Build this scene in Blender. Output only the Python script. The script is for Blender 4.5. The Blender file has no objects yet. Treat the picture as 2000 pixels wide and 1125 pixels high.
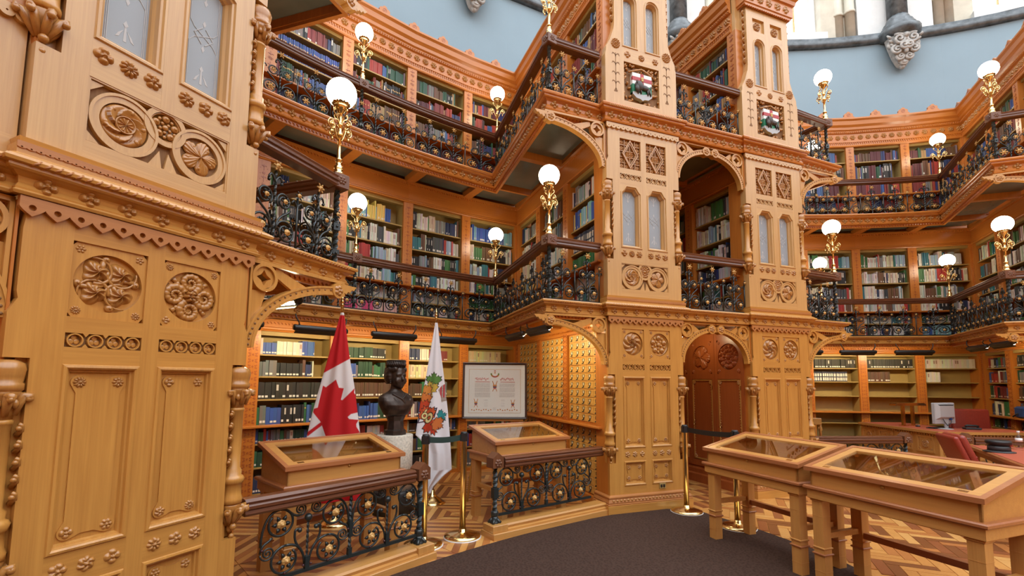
import bpy, bmesh, math, random
from mathutils import Matrix, Vector
R_ = math.radians; PI = math.pi
sc = bpy.context.scene
COL = sc.collection
# ------------------------------------------------------------------ camera
cd = bpy.data.cameras.new('camera'); cam = bpy.data.objects.new('camera', cd); COL.objects.link(cam)
cd.sensor_width = 36.0; cd.lens = 36.0 * 914.8 / 2000.0
cd.shift_y = (658.54 - 562.5) / 2000.0
cd.clip_start = 0.05
cam.matrix_world = Matrix.Translation((0, 0, 1.5)) @ Matrix.Rotation(PI / 2 + 0.092166, 4, 'X') @ Matrix.Rotation(0.00777, 4, 'Z')
sc.camera = cam
# ------------------------------------------------------------------ world, exposure
w = bpy.data.worlds.new('world'); sc.world = w; w.use_nodes = True
w.node_tree.nodes['Background'].inputs[0].default_value = (0.90, 0.95, 1.0, 1)
w.node_tree.nodes['Background'].inputs[1].default_value = 2.5
sc.view_settings.view_transform = 'Standard'; sc.view_settings.look = 'None'
sc.view_settings.gamma = 1.0; sc.view_settings.use_curve_mapping = False
sc.view_settings.exposure = 0.5
sc.cycles.max_bounces = 8; sc.cycles.diffuse_bounces = 5; sc.cycles.transparent_max_bounces = 12
sc.cycles.caustics_reflective = False; sc.cycles.caustics_refractive = False
GLOBE_E = 13.0      # emission of the glass globes
STRIP_E = 125.0     # emission of the shelf lamp tubes

# ------------------------------------------------------------------ the hall's own frames
OC = (5.766, -2.305); A0 = 110.395; FY = 8.895
def frame(k):      # x to the right seen from the hall centre, y outwards, z up
    a = R_(A0 + 45 * k)
    return Matrix(((math.sin(a), math.cos(a), 0, OC[0]), (-math.cos(a), math.sin(a), 0, OC[1]), (0, 0, 1, 0), (0, 0, 0, 1)))
def T(x, y, z=0): return Matrix.Translation((x, y, z))
def RZ(d): return Matrix.Rotation(R_(d), 4, 'Z')

# ------------------------------------------------------------------ materials
MATS = {}
def newmat(n):
    m = bpy.data.materials.new(n); m.use_nodes = True; MATS[n] = m
    return m, m.node_tree.nodes, m.node_tree.links, m.node_tree.nodes['Principled BSDF']
def plain(n, c, rough=.5, metal=0, spec=.5, noise=0.0, scale=30):
    m, N, L, b = newmat(n)
    b.inputs['Base Color'].default_value = (*c, 1); b.inputs['Roughness'].default_value = rough
    b.inputs['Metallic'].default_value = metal; b.inputs['Specular IOR Level'].default_value = spec
    if noise:
        tc = N.new('ShaderNodeTexCoord'); nz = N.new('ShaderNodeTexNoise'); nz.inputs['Scale'].default_value = scale; nz.inputs['Detail'].default_value = 4
        rp = N.new('ShaderNodeValToRGB'); L.new(tc.outputs['Object'], nz.inputs['Vector']); L.new(nz.outputs['Fac'], rp.inputs['Fac'])
        rp.color_ramp.elements[0].position = .3; rp.color_ramp.elements[1].position = .7
        rp.color_ramp.elements[0].color = (*[v * (1 - noise) for v in c], 1); rp.color_ramp.elements[1].color = (*[min(1, v * (1 + noise)) for v in c], 1)
        L.new(rp.outputs[0], b.inputs['Base Color'])
    return m
def wood(n, c, rough=.36, var=.22, grain=(9, 9, .7), coat=.0):
    m, N, L, b = newmat(n)
    tc = N.new('ShaderNodeTexCoord'); mp = N.new('ShaderNodeMapping'); mp.inputs['Scale'].default_value = grain
    nz = N.new('ShaderNodeTexNoise'); nz.inputs['Scale'].default_value = 2.2; nz.inputs['Detail'].default_value = 5; nz.inputs['Distortion'].default_value = .9
    rp = N.new('ShaderNodeValToRGB'); e = rp.color_ramp.elements
    e[0].position = .33; e[1].position = .67
    e[0].color = (c[0] * (1 - var * .7), c[1] * (1 - var), c[2] * (1 - var * 1.2), 1); e[1].color = (min(1, c[0] * (1 + var * .5)), min(1, c[1] * (1 + var * .6)), min(1, c[2] * (1 + var * .6)), 1)
    mp2 = N.new('ShaderNodeMapping'); mp2.inputs['Scale'].default_value = tuple(v * 6.5 if v > 2 else v * 1.6 for v in grain)
    n2 = N.new('ShaderNodeTexNoise'); n2.inputs['Scale'].default_value = 2.0; n2.inputs['Detail'].default_value = 3; n2.inputs['Distortion'].default_value = .5
    mm = N.new('ShaderNodeMath'); mm.operation = 'MULTIPLY_ADD'; mm.inputs[1].default_value = .45
    L.new(tc.outputs['Object'], mp2.inputs[0]); L.new(mp2.outputs[0], n2.inputs['Vector']); L.new(n2.outputs['Fac'], mm.inputs[0])
    m2 = N.new('ShaderNodeMath'); m2.operation = 'MULTIPLY'; m2.inputs[1].default_value = .55; L.new(nz.outputs['Fac'], m2.inputs[0]); L.new(m2.outputs[0], mm.inputs[2])
    L.new(tc.outputs['Object'], mp.inputs[0]); L.new(mp.outputs[0], nz.inputs['Vector']); L.new(mm.outputs[0], rp.inputs[0]); L.new(rp.outputs[0], b.inputs['Base Color'])
    b.inputs['Roughness'].default_value = rough; b.inputs['Coat Weight'].default_value = coat; b.inputs['Coat Roughness'].default_value = .2
    return m
wood('pine', (.50, .245, .056), .29, .20, coat=.3)           # piers: pale varnished pine
wood('pine_x', (.50, .245, .056), .29, .20, (.7, 9, 9), coat=.3)
wood('pine_pale', (.52, .305, .115), .29, .18, coat=.3)  # paler, less saturated pine for the upper pier storeys and the screen
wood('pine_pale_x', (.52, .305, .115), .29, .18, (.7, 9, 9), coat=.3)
CUR = {'v': 'pine', 'x': 'pine_x'}                            # pine materials for the storey being built
wood('carved', (.41, .19, .046), .26, .22, coat=.4)           # carved ornament, a shade darker
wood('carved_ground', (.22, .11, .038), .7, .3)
wood('cherry', (.41, .17, .052), .34, .2, (.7, 9, 9))         # reddish scalloped strips and caps
wood('orange_pine', (.47, .162, .026), .32, .2, coat=.2)                # gallery and bookcase woodwork
wood('orange_pine_x', (.47, .162, .026), .32, .2, (.7, 9, 9), coat=.2)
wood('shelf', (.36, .24, .072), .5, .12, (1, 9, 9))           # painted metal-like ochre shelves
wood('handrail', (.115, .038, .016), .28, .3, (1, 9, 9), coat=.2)
wood('newel_wood', (.15, .06, .028), .38, .3)
wood('redwood', (.34, .09, .022), .34, .2, coat=.1)
wood('oak', (.52, .26, .072), .32, .16, (1, 9, 9), coat=.2)
wood('oak_v', (.52, .26, .072), .32, .16, coat=.2)
wood('oak_edge', (.36, .135, .05), .3, .2, (1, 9, 9), coat=.2)
wood('catalogue', (.60, .34, .085), .35, .15, (1, 9, 9))
plain('khaki', (.36, .25, .085), .55, noise=.06, scale=8)
plain('iron', (.014, .022, .023), .3, spec=.6)
plain('gilt', (.55, .32, .10), .38, metal=.15, noise=.2)
plain('brass', (.83, .61, .27), .18, metal=1)
plain('brass_dull', (.62, .42, .16), .3, metal=1)
plain('bronze', (.055, .040, .033), .36, metal=.55, noise=.35, scale=14)
plain('white_paper', (.80, .80, .78), .7)
plain('cream_paper', (.72, .66, .50), .7)
plain('black', (.012, .012, .013), .45)
plain('black_metal', (.018, .017, .016), .4)
plain('belt_green', (.012, .035, .028), .7)
plain('silver_plastic', (.42, .43, .44), .4)
plain('dark_plastic', (.03, .032, .035), .45)
plain('burgundy', (.26, .035, .022), .35, noise=.12, scale=60)
plain('red_leather', (.42, .09, .045), .45)
plain('wall_blue', (.235, .318, .37), .75, noise=.02, scale=2)
plain('stone', (.55, .50, .40), .8, noise=.12, scale=4)
plain('plaster', (.66, .66, .64), .8, noise=.05, scale=6)
plain('carved_stone', (.40, .385, .36), .8, noise=.25, scale=18)
plain('pedestal_stone', (.58, .53, .44), .85, noise=.22, scale=45)
plain('marble', (.10, .115, .125), .25, noise=.5, scale=7)
plain('frosted', (.27, .305, .34), .42, spec=.6)
plain('etch', (.46, .47, .48), .6)
plain('soffit_glass', (.13, .13, .10), .16, spec=.6, noise=.2, scale=2)
plain('ball_purple', (.05, .012, .018), .3)
plain('sh_white', (.75, .75, .73), .5); plain('sh_red', (.38, .03, .04), .5); plain('sh_green', (.03, .20, .11), .5)
plain('sh_rock', (.42, .45, .47), .6); plain('sh_gold', (.5, .33, .08), .4); plain('buffalo', (.045, .033, .027), .5)
plain('outlet', (.45, .38, .16), .4, metal=.6)
plain('water', (.75, .78, .80), .15, spec=.6); plain('blue_bag', (.02, .06, .22), .5); plain('rubber_white', (.75, .77, .80), .5)
def emis(n, c, s):
    m, N, L, b = newmat(n); b.inputs['Base Color'].default_value = (1, 1, 1, 1)
    b.inputs['Emission Color'].default_value = (*c, 1); b.inputs['Emission Strength'].default_value = s
emis('globe', (1, .84, .60), GLOBE_E); emis('tube', (1, .80, .46), STRIP_E)
def thin_glass(n, tint=(.95, .96, .95), refl=1.0):
    m, N, L, b = newmat(n); N.remove(b); out = N['Material Output']
    tr = N.new('ShaderNodeBsdfTransparent'); tr.inputs[0].default_value = (*tint, 1)
    gl = N.new('ShaderNodeBsdfGlossy'); gl.inputs['Roughness'].default_value = .02
    fr = N.new('ShaderNodeFresnel'); ge = N.new('ShaderNodeNewGeometry'); io = N.new('ShaderNodeMix'); io.inputs[2].default_value = 1.55; io.inputs[3].default_value = 1 / 1.55
    L.new(ge.outputs['Backfacing'], io.inputs[0]); L.new(io.outputs[0], fr.inputs[0])     # same reflectance from either side of the thin pane
    mu = N.new('ShaderNodeMath'); mu.operation = 'MULTIPLY'; mu.inputs[1].default_value = refl; mu.use_clamp = True
    mx = N.new('ShaderNodeMixShader'); L.new(fr.outputs[0], mu.inputs[0]); L.new(mu.outputs[0], mx.inputs[0])
    L.new(tr.outputs[0], mx.inputs[1]); L.new(gl.outputs[0], mx.inputs[2]); L.new(mx.outputs[0], out.inputs[0])
thin_glass('glass', (.95, .96, .94), 1.1); thin_glass('window_glass', (.97, .98, 1), .15); thin_glass('bottle_plastic', (.9, .93, .95), 1.2)
# carpet: dark brown pile with a small woven check
m, N, L, b = newmat('carpet'); tc = N.new('ShaderNodeTexCoord'); ck = N.new('ShaderNodeTexVoronoi'); ck.inputs['Scale'].default_value = 46
nz = N.new('ShaderNodeTexNoise'); nz.inputs['Scale'].default_value = 140
mx = N.new('ShaderNodeMix'); mx.data_type = 'RGBA'; mx.inputs[6].default_value = (.030, .017, .013, 1); mx.inputs[7].default_value = (.062, .036, .027, 1)
ad = N.new('ShaderNodeMath'); ad.operation = 'MULTIPLY'
L.new(tc.outputs['Object'], ck.inputs['Vector']); L.new(tc.outputs['Object'], nz.inputs['Vector'])
L.new(ck.outputs['Distance'], ad.inputs[0]); ad.inputs[1].default_value = 1.6; L.new(ad.outputs[0], mx.inputs[0])
L.new(mx.outputs[2], b.inputs['Base Color']); b.inputs['Roughness'].default_value = .95; b.inputs['Specular IOR Level'].default_value = .1
bm_ = N.new('ShaderNodeBump'); bm_.inputs['Strength'].default_value = .35; L.new(nz.outputs['Fac'], bm_.inputs['Height']); L.new(bm_.outputs[0], b.inputs['Normal'])
# book covers: colour kept on each object (single books) or each face (the far rows)
m, N, L, b = newmat('book_cover'); oi = N.new('ShaderNodeObjectInfo'); L.new(oi.outputs['Color'], b.inputs['Base Color']); b.inputs['Roughness'].default_value = .55
m, N, L, b = newmat('face_colour'); at = N.new('ShaderNodeAttribute'); at.attribute_name = 'Col'; L.new(at.outputs['Color'], b.inputs['Base Color']); b.inputs['Roughness'].default_value = .55
m, N, L, b = newmat('cloth'); at = N.new('ShaderNodeAttribute'); at.attribute_name = 'Col'; L.new(at.outputs['Color'], b.inputs['Base Color']); b.inputs['Roughness'].default_value = .75; b.inputs['Specular IOR Level'].default_value = .25
PLANK = []
for i, c in enumerate([(.56, .27, .075), (.50, .225, .06), (.60, .32, .10), (.20, .07, .022), (.42, .16, .045), (.26, .085, .03)]):
    wood('plank%d' % i, c, .3, .15, (6, 6, 6)); PLANK.append('plank%d' % i)

# ------------------------------------------------------------------ mesh builder
class MB:
    def __init__(s, off=(0, 0, 0)): s.v = []; s.f = []; s.m = []; s.sm = []; s.M = None; s.off = off; s.mi = 0
    def add(s, vs, fs, smooth=False):
        n = len(s.v)
        if s.M is not None: vs = [tuple(s.M @ Vector(v)) for v in vs]
        o = s.off
        s.v += [(v[0] + o[0], v[1] + o[1], v[2] + o[2]) for v in vs]
        s.f += [tuple(i + n for i in f) for f in fs]; s.m += [s.mi] * len(fs); s.sm += [smooth] * len(fs)
        return s
    def box(s, x0, x1, y0, y1, z0, z1, bev=0):
        if bev:
            b = bev; v = []
            for z, q in ((z0, b), (z0 + b, 0), (z1 - b, 0), (z1, b)):
                for (x, y) in ((x0 + q, y0 + q), (x1 - q, y0 + q), (x1 - q, y1 - q), (x0 + q, y1 - q)): v.append((x, y, z))
            f = [(3, 2, 1, 0), (12, 13, 14, 15)]
            for r in range(3):
                for i in range(4): f.append((r * 4 + i, r * 4 + (i + 1) % 4, r * 4 + 4 + (i + 1) % 4, r * 4 + 4 + i))
            return s.add(v, f)
        v = [(x, y, z) for z in (z0, z1) for (x, y) in ((x0, y0), (x1, y0), (x1, y1), (x0, y1))]
        return s.add(v, [(3, 2, 1, 0), (4, 5, 6, 7), (0, 1, 5, 4), (1, 2, 6, 5), (2, 3, 7, 6), (3, 0, 4, 7)])
    def prism(s, poly, y0, y1):          # polygon in x,z; front at y0
        n = len(poly)
        v = [(x, y0, z) for x, z in poly] + [(x, y1, z) for x, z in poly]
        a = sum(poly[i][0] * poly[(i + 1) % n][1] - poly[(i + 1) % n][0] * poly[i][1] for i in range(n))
        f = [tuple(range(n)), tuple(range(2 * n - 1, n - 1, -1))] + [(i, i + n, (i + 1) % n + n, (i + 1) % n) for i in range(n)]
        if a < 0: f = [t[::-1] for t in f]
        return s.add(v, f)
    def slab(s, poly, z0, z1):           # polygon in x,y
        n = len(poly); v = [(x, y, z0) for x, y in poly] + [(x, y, z1) for x, y in poly]
        a = sum(poly[i][0] * poly[(i + 1) % n][1] - poly[(i + 1) % n][0] * poly[i][1] for i in range(n))
        f = [tuple(range(n - 1, -1, -1)), tuple(range(n, 2 * n))] + [(i, (i + 1) % n, (i + 1) % n + n, i + n) for i in range(n)]
        if a < 0: f = [t[::-1] for t in f]
        return s.add(v, f)
    def ringplate(s, outer, inner, y0, y1):   # two outlines of equal count in x,z: a plate with a hole
        n = len(outer); v = [(x, y0, z) for x, z in outer] + [(x, y0, z) for x, z in inner] + [(x, y1, z) for x, z in outer] + [(x, y1, z) for x, z in inner]
        f = []
        for i in range(n):
            j = (i + 1) % n
            f += [(i, j, n + j, n + i), (n + i, n + j, 3 * n + j, 3 * n + i), (j, i, 2 * n + i, 2 * n + j), (2 * n + j, 2 * n + i, 3 * n + i, 3 * n + j)]
        return s.add(v, f)
    def lathe(s, prof, n=16, c=(0, 0, 0), axis='z', smooth=True, a0=0, a1=2 * PI):
        full = abs(a1 - a0 - 2 * PI) < 1e-6; k = n if full else n + 1; v = []
        for r, z in prof:
            for i in range(k):
                t = a0 + (a1 - a0) * i / n; x, y = r * math.cos(t), r * math.sin(t)
                v.append((c[0] + x, c[1] + y, c[2] + z) if axis == 'z' else (c[0] + x, c[1] - z, c[2] + y))
        f = []
        for j in range(len(prof) - 1):
            for i in range(n):
                a = j * k + i; b2 = j * k + (i + 1) % k; f.append((a, b2, b2 + k, a + k))
        if full:
            if prof[0][0] > 1e-6: f.append(tuple(range(k - 1, -1, -1)))
            if prof[-1][0] > 1e-6: f.append(tuple(range((len(prof) - 1) * k, len(prof) * k)))
        return s.add(v, f, smooth)
    def tube(s, pts, r, n=6, closed=False, flat=None, twist=0):
        P = [Vector(p) for p in pts]; m = len(P); v = []; up = None
        for i, p in enumerate(P):
            if closed: t = P[(i + 1) % m] - P[i - 1]
            else: t = P[min(i + 1, m - 1)] - P[max(i - 1, 0)]
            t = t.normalized() if t.length > 1e-9 else Vector((0, 0, 1))
            if up is None: up = t.orthogonal().normalized() if flat is None else Vector(flat)
            if flat is not None: up = Vector(flat)
            up = (up - t * up.dot(t)); up = up.normalized() if up.length > 1e-6 else t.orthogonal().normalized()
            sd = t.cross(up); rr = r(i / (m - 1)) if callable(r) else r
            for j in range(n):
                a = 2 * PI * (j + .5) / n + twist * i
                v.append(tuple(p + (up * math.cos(a) + sd * math.sin(a)) * rr))
        f = []
        for i in range(m if closed else m - 1):
            for j in range(n):
                a = i * n + j; b2 = i * n + (j + 1) % n; q = ((i + 1) % m) * n
                f.append((a, b2, q + (j + 1) % n, q + j))
        if not closed: f += [tuple(range(n - 1, -1, -1)), tuple(range((m - 1) * n, m * n))]
        return s.add(v, f, n > 4)
    def sweep(s, path, prof, z=0, closed=False, smooth=False, caps=True):   # plan path; profile (d to the right of travel, z)
        m = len(path); n = len(prof); v = []
        for i in range(m):
            p = Vector(path[i]); a = Vector(path[i - 1]) if (i > 0 or closed) else None; b2 = Vector(path[(i + 1) % m]) if (i < m - 1 or closed) else None
            n1 = n2 = None
            if a is not None: d = (p - a).normalized(); n1 = Vector((d.y, -d.x))
            if b2 is not None: d = (b2 - p).normalized(); n2 = Vector((d.y, -d.x))
            if n1 is None: q = n2
            elif n2 is None: q = n1
            else: q = (n1 + n2) / max(.2, 1 + n1.dot(n2))
            for d, zz in prof: v.append((p.x + q.x * d, p.y + q.y * d, z + zz))
        f = []
        for i in range(m if closed else m - 1):
            for j in range(n):
                a = i * n + j; b2 = i * n + (j + 1) % n; q = ((i + 1) % m) * n
                f.append((a, q + j, q + (j + 1) % n, b2))
        if not closed and caps: f += [tuple(range(n)), tuple(range(m * n - 1, (m - 1) * n - 1, -1))]
        return s.add(v, f, smooth)
    def frame_xz(s, x0, x1, z0, z1, prof):    # mitred moulding round a rectangle in x,z; prof (inset, y)
        v = []; n = len(prof)
        for d, y in prof: v += [(x0 + d, y, z0 + d), (x1 - d, y, z0 + d), (x1 - d, y, z1 - d), (x0 + d, y, z1 - d)]
        f = []
        for k in range(n - 1):
            for i in range(4): a = k * 4 + i; b2 = k * 4 + (i + 1) % 4; f.append((a, b2, b2 + 4, a + 4))
        return s.add(v, f)
    def height(s, Rr, fn, nr=8, nt=28, c=(0, 0, 0), edge=None):   # a carved disc facing -y: radius outline edge(t), relief fn(r,t)
        v = [(c[0], c[1] - fn(0, 0), c[2])]; f = []
        for i in range(1, nr + 1):
            for j in range(nt):
                t = 2 * PI * j / nt; q = i / nr; rr = Rr * q * (edge(t) if edge else 1)
                h = fn(q, t) if i < nr else -.02 * Rr
                v.append((c[0] + rr * math.cos(t), c[1] - h, c[2] + rr * math.sin(t)))
        for j in range(nt): f.append((0, 1 + j, 1 + (j + 1) % nt))
        for i in range(nr - 1):
            for j in range(nt):
                a = 1 + i * nt + j; b2 = 1 + i * nt + (j + 1) % nt; f.append((a, a + nt, b2 + nt, b2))
        return s.add(v, f, True)
    def ball(s, c, r, n=8, m=6, sc_=(1, 1, 1)):
        pr = [(math.sin(PI * i / m), -math.cos(PI * i / m)) for i in range(m + 1)]
        v = []; f = []
        for q, z in pr:
            for i in range(n): t = 2 * PI * i / n; v.append((c[0] + r * sc_[0] * q * math.cos(t), c[1] + r * sc_[1] * q * math.sin(t), c[2] + r * sc_[2] * z))
        for j in range(m):
            for i in range(n): f.append((j * n + i, j * n + (i + 1) % n, (j + 1) * n + (i + 1) % n, (j + 1) * n + i))
        return s.add(v, f, True)
    def mesh(s, name, mats):
        me = bpy.data.meshes.new(name); me.from_pydata(s.v, [], s.f)
        for mt in ([mats] if isinstance(mats, str) else mats): me.materials.append(MATS[mt])
        if any(s.m): me.polygons.foreach_set('material_index', s.m)
        if any(s.sm): me.polygons.foreach_set('use_smooth', s.sm)
        me.update(); return me
    def build(s, name, mats, parent=None, loc=None):
        o = put(name, s.mesh(name, mats), parent, loc)
        if parent and name in ('bead_row', 'rope_moulding', 'dentil_row', 'egg_moulding', 'bead_moulding'): o['kind'] = 'stuff'
        return o
def put(name, me, parent=None, loc=None, rot=None, scale=None, mat=None):
    o = bpy.data.objects.new(name, me); COL.objects.link(o)
    if parent: o.parent = parent
    if mat is not None: o.matrix_local = mat
    else:
        if loc: o.location = loc
        if rot: o.rotation_euler = rot
        if scale: o.scale = (scale,) * 3 if not isinstance(scale, tuple) else scale
    return o
def tag(o, label=None, cat=None, group=None, kind=None):
    if label: o['label'] = label
    if cat: o['category'] = cat
    if group: o['group'] = group
    if kind: o['kind'] = kind
    return o
def thing(name, label, cat, M, group=None, kind=None):
    o = bpy.data.objects.new(name, None); COL.objects.link(o); o.empty_display_size = .1
    o.matrix_world = M; return tag(o, label, cat, group, kind)
def copy_tree(o, M=None, parent=None):
    c = o.copy(); COL.objects.link(c)
    if parent: c.parent = parent
    if M is not None: c.matrix_world = M
    for ch in KIDS(o): copy_tree(ch, None, c)
    return c
def KIDS(o): return [c for c in o.children]
def circ(cx, cz, r, n, a0=0): return [(cx + r * math.cos(a0 + 2 * PI * i / n), cz + r * math.sin(a0 + 2 * PI * i / n)) for i in range(n)]
def sq_outline(x0, x1, z0, z1, cx, cz, n):   # points on a rectangle at the angles of a circle with n points
    o = []
    for i in range(n):
        t = 2 * PI * i / n; c, s_ = math.cos(t), math.sin(t); k = 1e9
        if c > 1e-9: k = min(k, (x1 - cx) / c)
        if c < -1e-9: k = min(k, (x0 - cx) / c)
        if s_ > 1e-9: k = min(k, (z1 - cz) / s_)
        if s_ < -1e-9: k = min(k, (z0 - cz) / s_)
        o.append((cx + c * k, cz + s_ * k))
    return o
def spiral(cx, cz, r0, r1, a0, a1, n, y=0):
    return [(cx + (r0 + (r1 - r0) * i / n) * math.cos(a0 + (a1 - a0) * i / n), y, cz + (r0 + (r1 - r0) * i / n) * math.sin(a0 + (a1 - a0) * i / n)) for i in range(n + 1)]
def bez(p0, p1, p2, p3, n=10):
    o = []
    for i in range(n + 1):
        t = i / n; u = 1 - t
        o.append(tuple(u ** 3 * a + 3 * u * u * t * b + 3 * u * t * t * c + t ** 3 * d for a, b, c, d in zip(p0, p1, p2, p3)))
    return o
MESH = {}
def cached(key, fn):
    if key not in MESH: MESH[key] = fn()
    return MESH[key]
# ------------------------------------------------------------------ carved ornament meshes (unit radius, facing -y)
def petal(p, q0=.30, tw=0, k=.34):
    def h(r, t):
        if r < q0: return .34 * math.cos(r / q0 * PI / 2) + .16
        s_ = abs(math.cos(p * (t + tw * r) / 2)); s_ -= .22 * max(0, s_ - .93) / .07; return k * s_ ** .7 * math.sin(min(1, (r - q0) / (1 - q0) + .12) * PI * .92) + .05
    return h
def rosette_mesh(p, tw=0, mat='carved', nr=7, nt=None):
    b = MB(); b.height(1, petal(p, tw=tw), nr, nt or p * 10, edge=lambda t: .72 + .28 * abs(math.cos(p * (t + tw) / 2)) ** .6)
    return b.mesh('rosette', mat)
def ROS(i, mat='carved'):
    p, tw = [(6, 0), (8, 0), (5, 0), (6, .7), (4, 0), (10, .0)][i % 6]
    return cached(('ros', i % 6, mat), lambda: rosette_mesh(p, tw, mat))
def medal_mesh(kind, mat='carved'):
    b = MB()
    if kind == 0:      # swirling leaves round a daisy
        b.height(1, lambda r, t: (.22 + .12 * math.cos(12 * t)) * (1 if r > .12 else .6) if r < .34 else (.05 if r < .40 else .08 + .26 * abs(math.sin(4 * (t + 1.1 * r))) ** .8 * math.sin(min(1, (1 - r) * 3.2) * PI / 2)), 22, 96)
    elif kind == 1:    # fruit bosses
        for k in range(5):
            for (q, rr) in ((.62, .25),): a = 2 * PI * k / 5 + .3; b.ball((q * math.cos(a), -.06, q * math.sin(a)), rr, 12, 8, (1, .9, 1)); b.ball((q * math.cos(a), -.25, q * math.sin(a)), rr * .45, 8, 6)
            a = 2 * PI * (k + .5) / 5 + .3; b.ball((.66 * math.cos(a), -.05, .66 * math.sin(a)), .13, 8, 6); b.ball((.32 * math.cos(a), -.05, .32 * math.sin(a)), .12, 8, 6)
        b.ball((0, -.08, 0), .2, 12, 8)
        b.lathe([(.90, 0), (.90, .12), (.97, .16), (1, 0)], 48, axis='y')
    elif kind == 2:    # many-petalled flower
        b.height(1, lambda r, t: .30 * math.cos(r / .28 * PI / 2) + .12 if r < .28 else .06 + .28 * abs(math.cos(6 * t + (0 if r < .62 else PI / 2))) ** .7 * math.sin(PI * min(1, ((r - .28) / .34) if r < .62 else (r - .62) / .38 + .08)), 24, 108)
    elif kind == 3:    # five-lobed vine leaf with berries
        b.height(1, lambda r, t: .05 + .25 * max(0, 1 - r) ** .5 * abs(math.cos(2.5 * t)) ** .5 + .05 * math.cos(25 * t + 6 * r) * r, 18, 100, edge=lambda t: .62 + .38 * abs(math.cos(2.5 * t)) ** .8)
        for k in range(5): a = 2 * PI * (k + .5) / 5 + .3; b.ball((.62 * math.cos(a), -.08, .62 * math.sin(a)), .12, 8, 6)
    elif kind == 4:    # pinwheel
        b.height(1, lambda r, t: .24 + .05 * math.cos(10 * t) if r < .36 else (.03 if r < .42 else .06 + .30 * (((t + 1.9 * r) * 6 / (2 * PI)) % 1) * math.sin(min(1, (1 - r) * 4) * PI / 2)), 22, 120)
        b.lathe([(.36, .2), (.38, .3), (.42, .3), (.44, .1)], 40, axis='y')
        for k in range(6): a = 2 * PI * k / 6 + .2; b.ball((.80 * math.cos(a), -.14, .80 * math.sin(a)), .14, 8, 6)
    elif kind == 5:    # four whorled leaves with poppy heads
        for k in range(4):
            a = PI / 4 + PI / 2 * k; cx, cz = .52 * math.cos(a), .52 * math.sin(a)
            bb = MB(); bb.height(.50, lambda r, t: .22 * math.sin(min(1, (1 - r) * 1.7) * PI / 2) * (1 + .35 * math.cos(7 * t + 5 * r)) + (.10 * math.cos(r / .35 * PI / 2) if r < .35 else 0), 12, 56, edge=lambda t: .86 + .14 * math.cos(3 * t))
            b.add([(x + cx, y, z + cz) for x, y, z in bb.v], bb.f, True)
            pts = [(cx + .40 * math.cos(a + 2.2 + u * 3.6) * (1 + .25 * u), -.12 - .04 * u, cz + .40 * math.sin(a + 2.2 + u * 3.6) * (1 + .25 * u)) for u in [i / 14 for i in range(15)]]
            b.tube(pts, lambda s_: .07 * (1 - .55 * s_), 6)
            d = PI / 2 * k + .12; b.tube([(q * math.cos(d + (1 - q) * .5), -.1, q * math.sin(d + (1 - q) * .5)) for q in (.12, .35, .6, .8)], lambda s_: .05 + .05 * s_, 6)
            b.ball((.86 * math.cos(d), -.08, .86 * math.sin(d)), .14, 10, 8); b.ball((.86 * math.cos(d), -.22, .86 * math.sin(d)), .045, 8, 6)
    elif kind == 6:    # four ribbed ammonite scrolls, flower and acorns
        for k in range(4):
            a = PI / 2 * k + PI / 2; cx, cz = .56 * math.cos(a), .56 * math.sin(a); pts = []; N_ = 60
            for i in range(N_ + 1):
                u = i / N_; ang = a + PI * 1.15 + u * 4.6 * PI * .72; rr = .33 * (1 - u) ** .8 + .05; pts.append((cx + rr * math.cos(ang), -.08 - .05 * u, cz + rr * math.sin(ang)))
            b.tube(pts, lambda s_: (.125 * (1 - s_) + .04) * (1 + .16 * math.cos(s_ * 2 * PI * 20)), 7)
            b.tube([(.1 * math.cos(a), -.1, .1 * math.sin(a)), (.3 * math.cos(a - .5), -.1, .3 * math.sin(a - .5)), pts[0]], .07, 6)
            d = a + PI / 4; b.tube([(q * math.cos(d), -.06, q * math.sin(d)) for q in (.34, .62)], .05, 6)
            b.ball((.68 * math.cos(d), -.08, .68 * math.sin(d)), .10, 8, 6); b.tube([(.70 * math.cos(d), -.06, .70 * math.sin(d)), (.92 * math.cos(d), -.06, .92 * math.sin(d))], lambda s_: .07 + .05 * s_, 7)
        bb = MB(); bb.height(.27, petal(6, .25), 7, 36, c=(0, -.1, 0), edge=lambda t: .65 + .35 * abs(math.cos(3 * t))); b.add(bb.v, bb.f, True)
    return b.mesh('medallion', mat)
def MED(k, mat='carved'): return cached(('med', k, mat), lambda: medal_mesh(k, mat))
# ================================================================== setting: outer wall, windows, floor
WR = 12.62
def arc_pts(R, a0, a1, n): return [(R * math.sin(R_(a0 + (a1 - a0) * i / n)), R * math.cos(R_(a0 + (a1 - a0) * i / n))) for i in range(n + 1)]
def arcwall(b, R, a0, a1, z0, z1, th=.35, n=8):
    b.slab(arc_pts(R, a0, a1, n) + arc_pts(R + th, a0, a1, n)[::-1], z0, z1)
b = MB((0, 0, 0)); b.M = frame(0)
for q in range(8): arcwall(b, WR, -22.5 + 45 * q, 22.5 + 45 * q, 7.0, 9.28, n=12)
wall = b.build('wall_outer', 'wall_blue'); tag(wall, 'blue-grey painted curved wall above the bookcases', kind='structure')
b = MB(); b.M = frame(0)
for q in range(8): arcwall(b, WR, -22.5 + 45 * q, 22.5 + 45 * q, 0, 7.0, n=12)
tag(b.build('wall_lower', 'orange_pine'), 'timber-lined lower wall behind the bookcases', kind='structure')
b = MB(); b.M = frame(0)
for q in range(16):
    a = 22.5 * q
    arcwall(b, WR + .03, a + 7.9, a + 14.6, 9.45, 13.2, n=4)     # wall between two windows
    arcwall(b, WR + .03, a - 7.9, a + 7.9, 12.2, 13.2, n=4)
tag(b.build('wall_upper', 'plaster'), 'white plaster wall between the tall windows', kind='structure')
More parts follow.
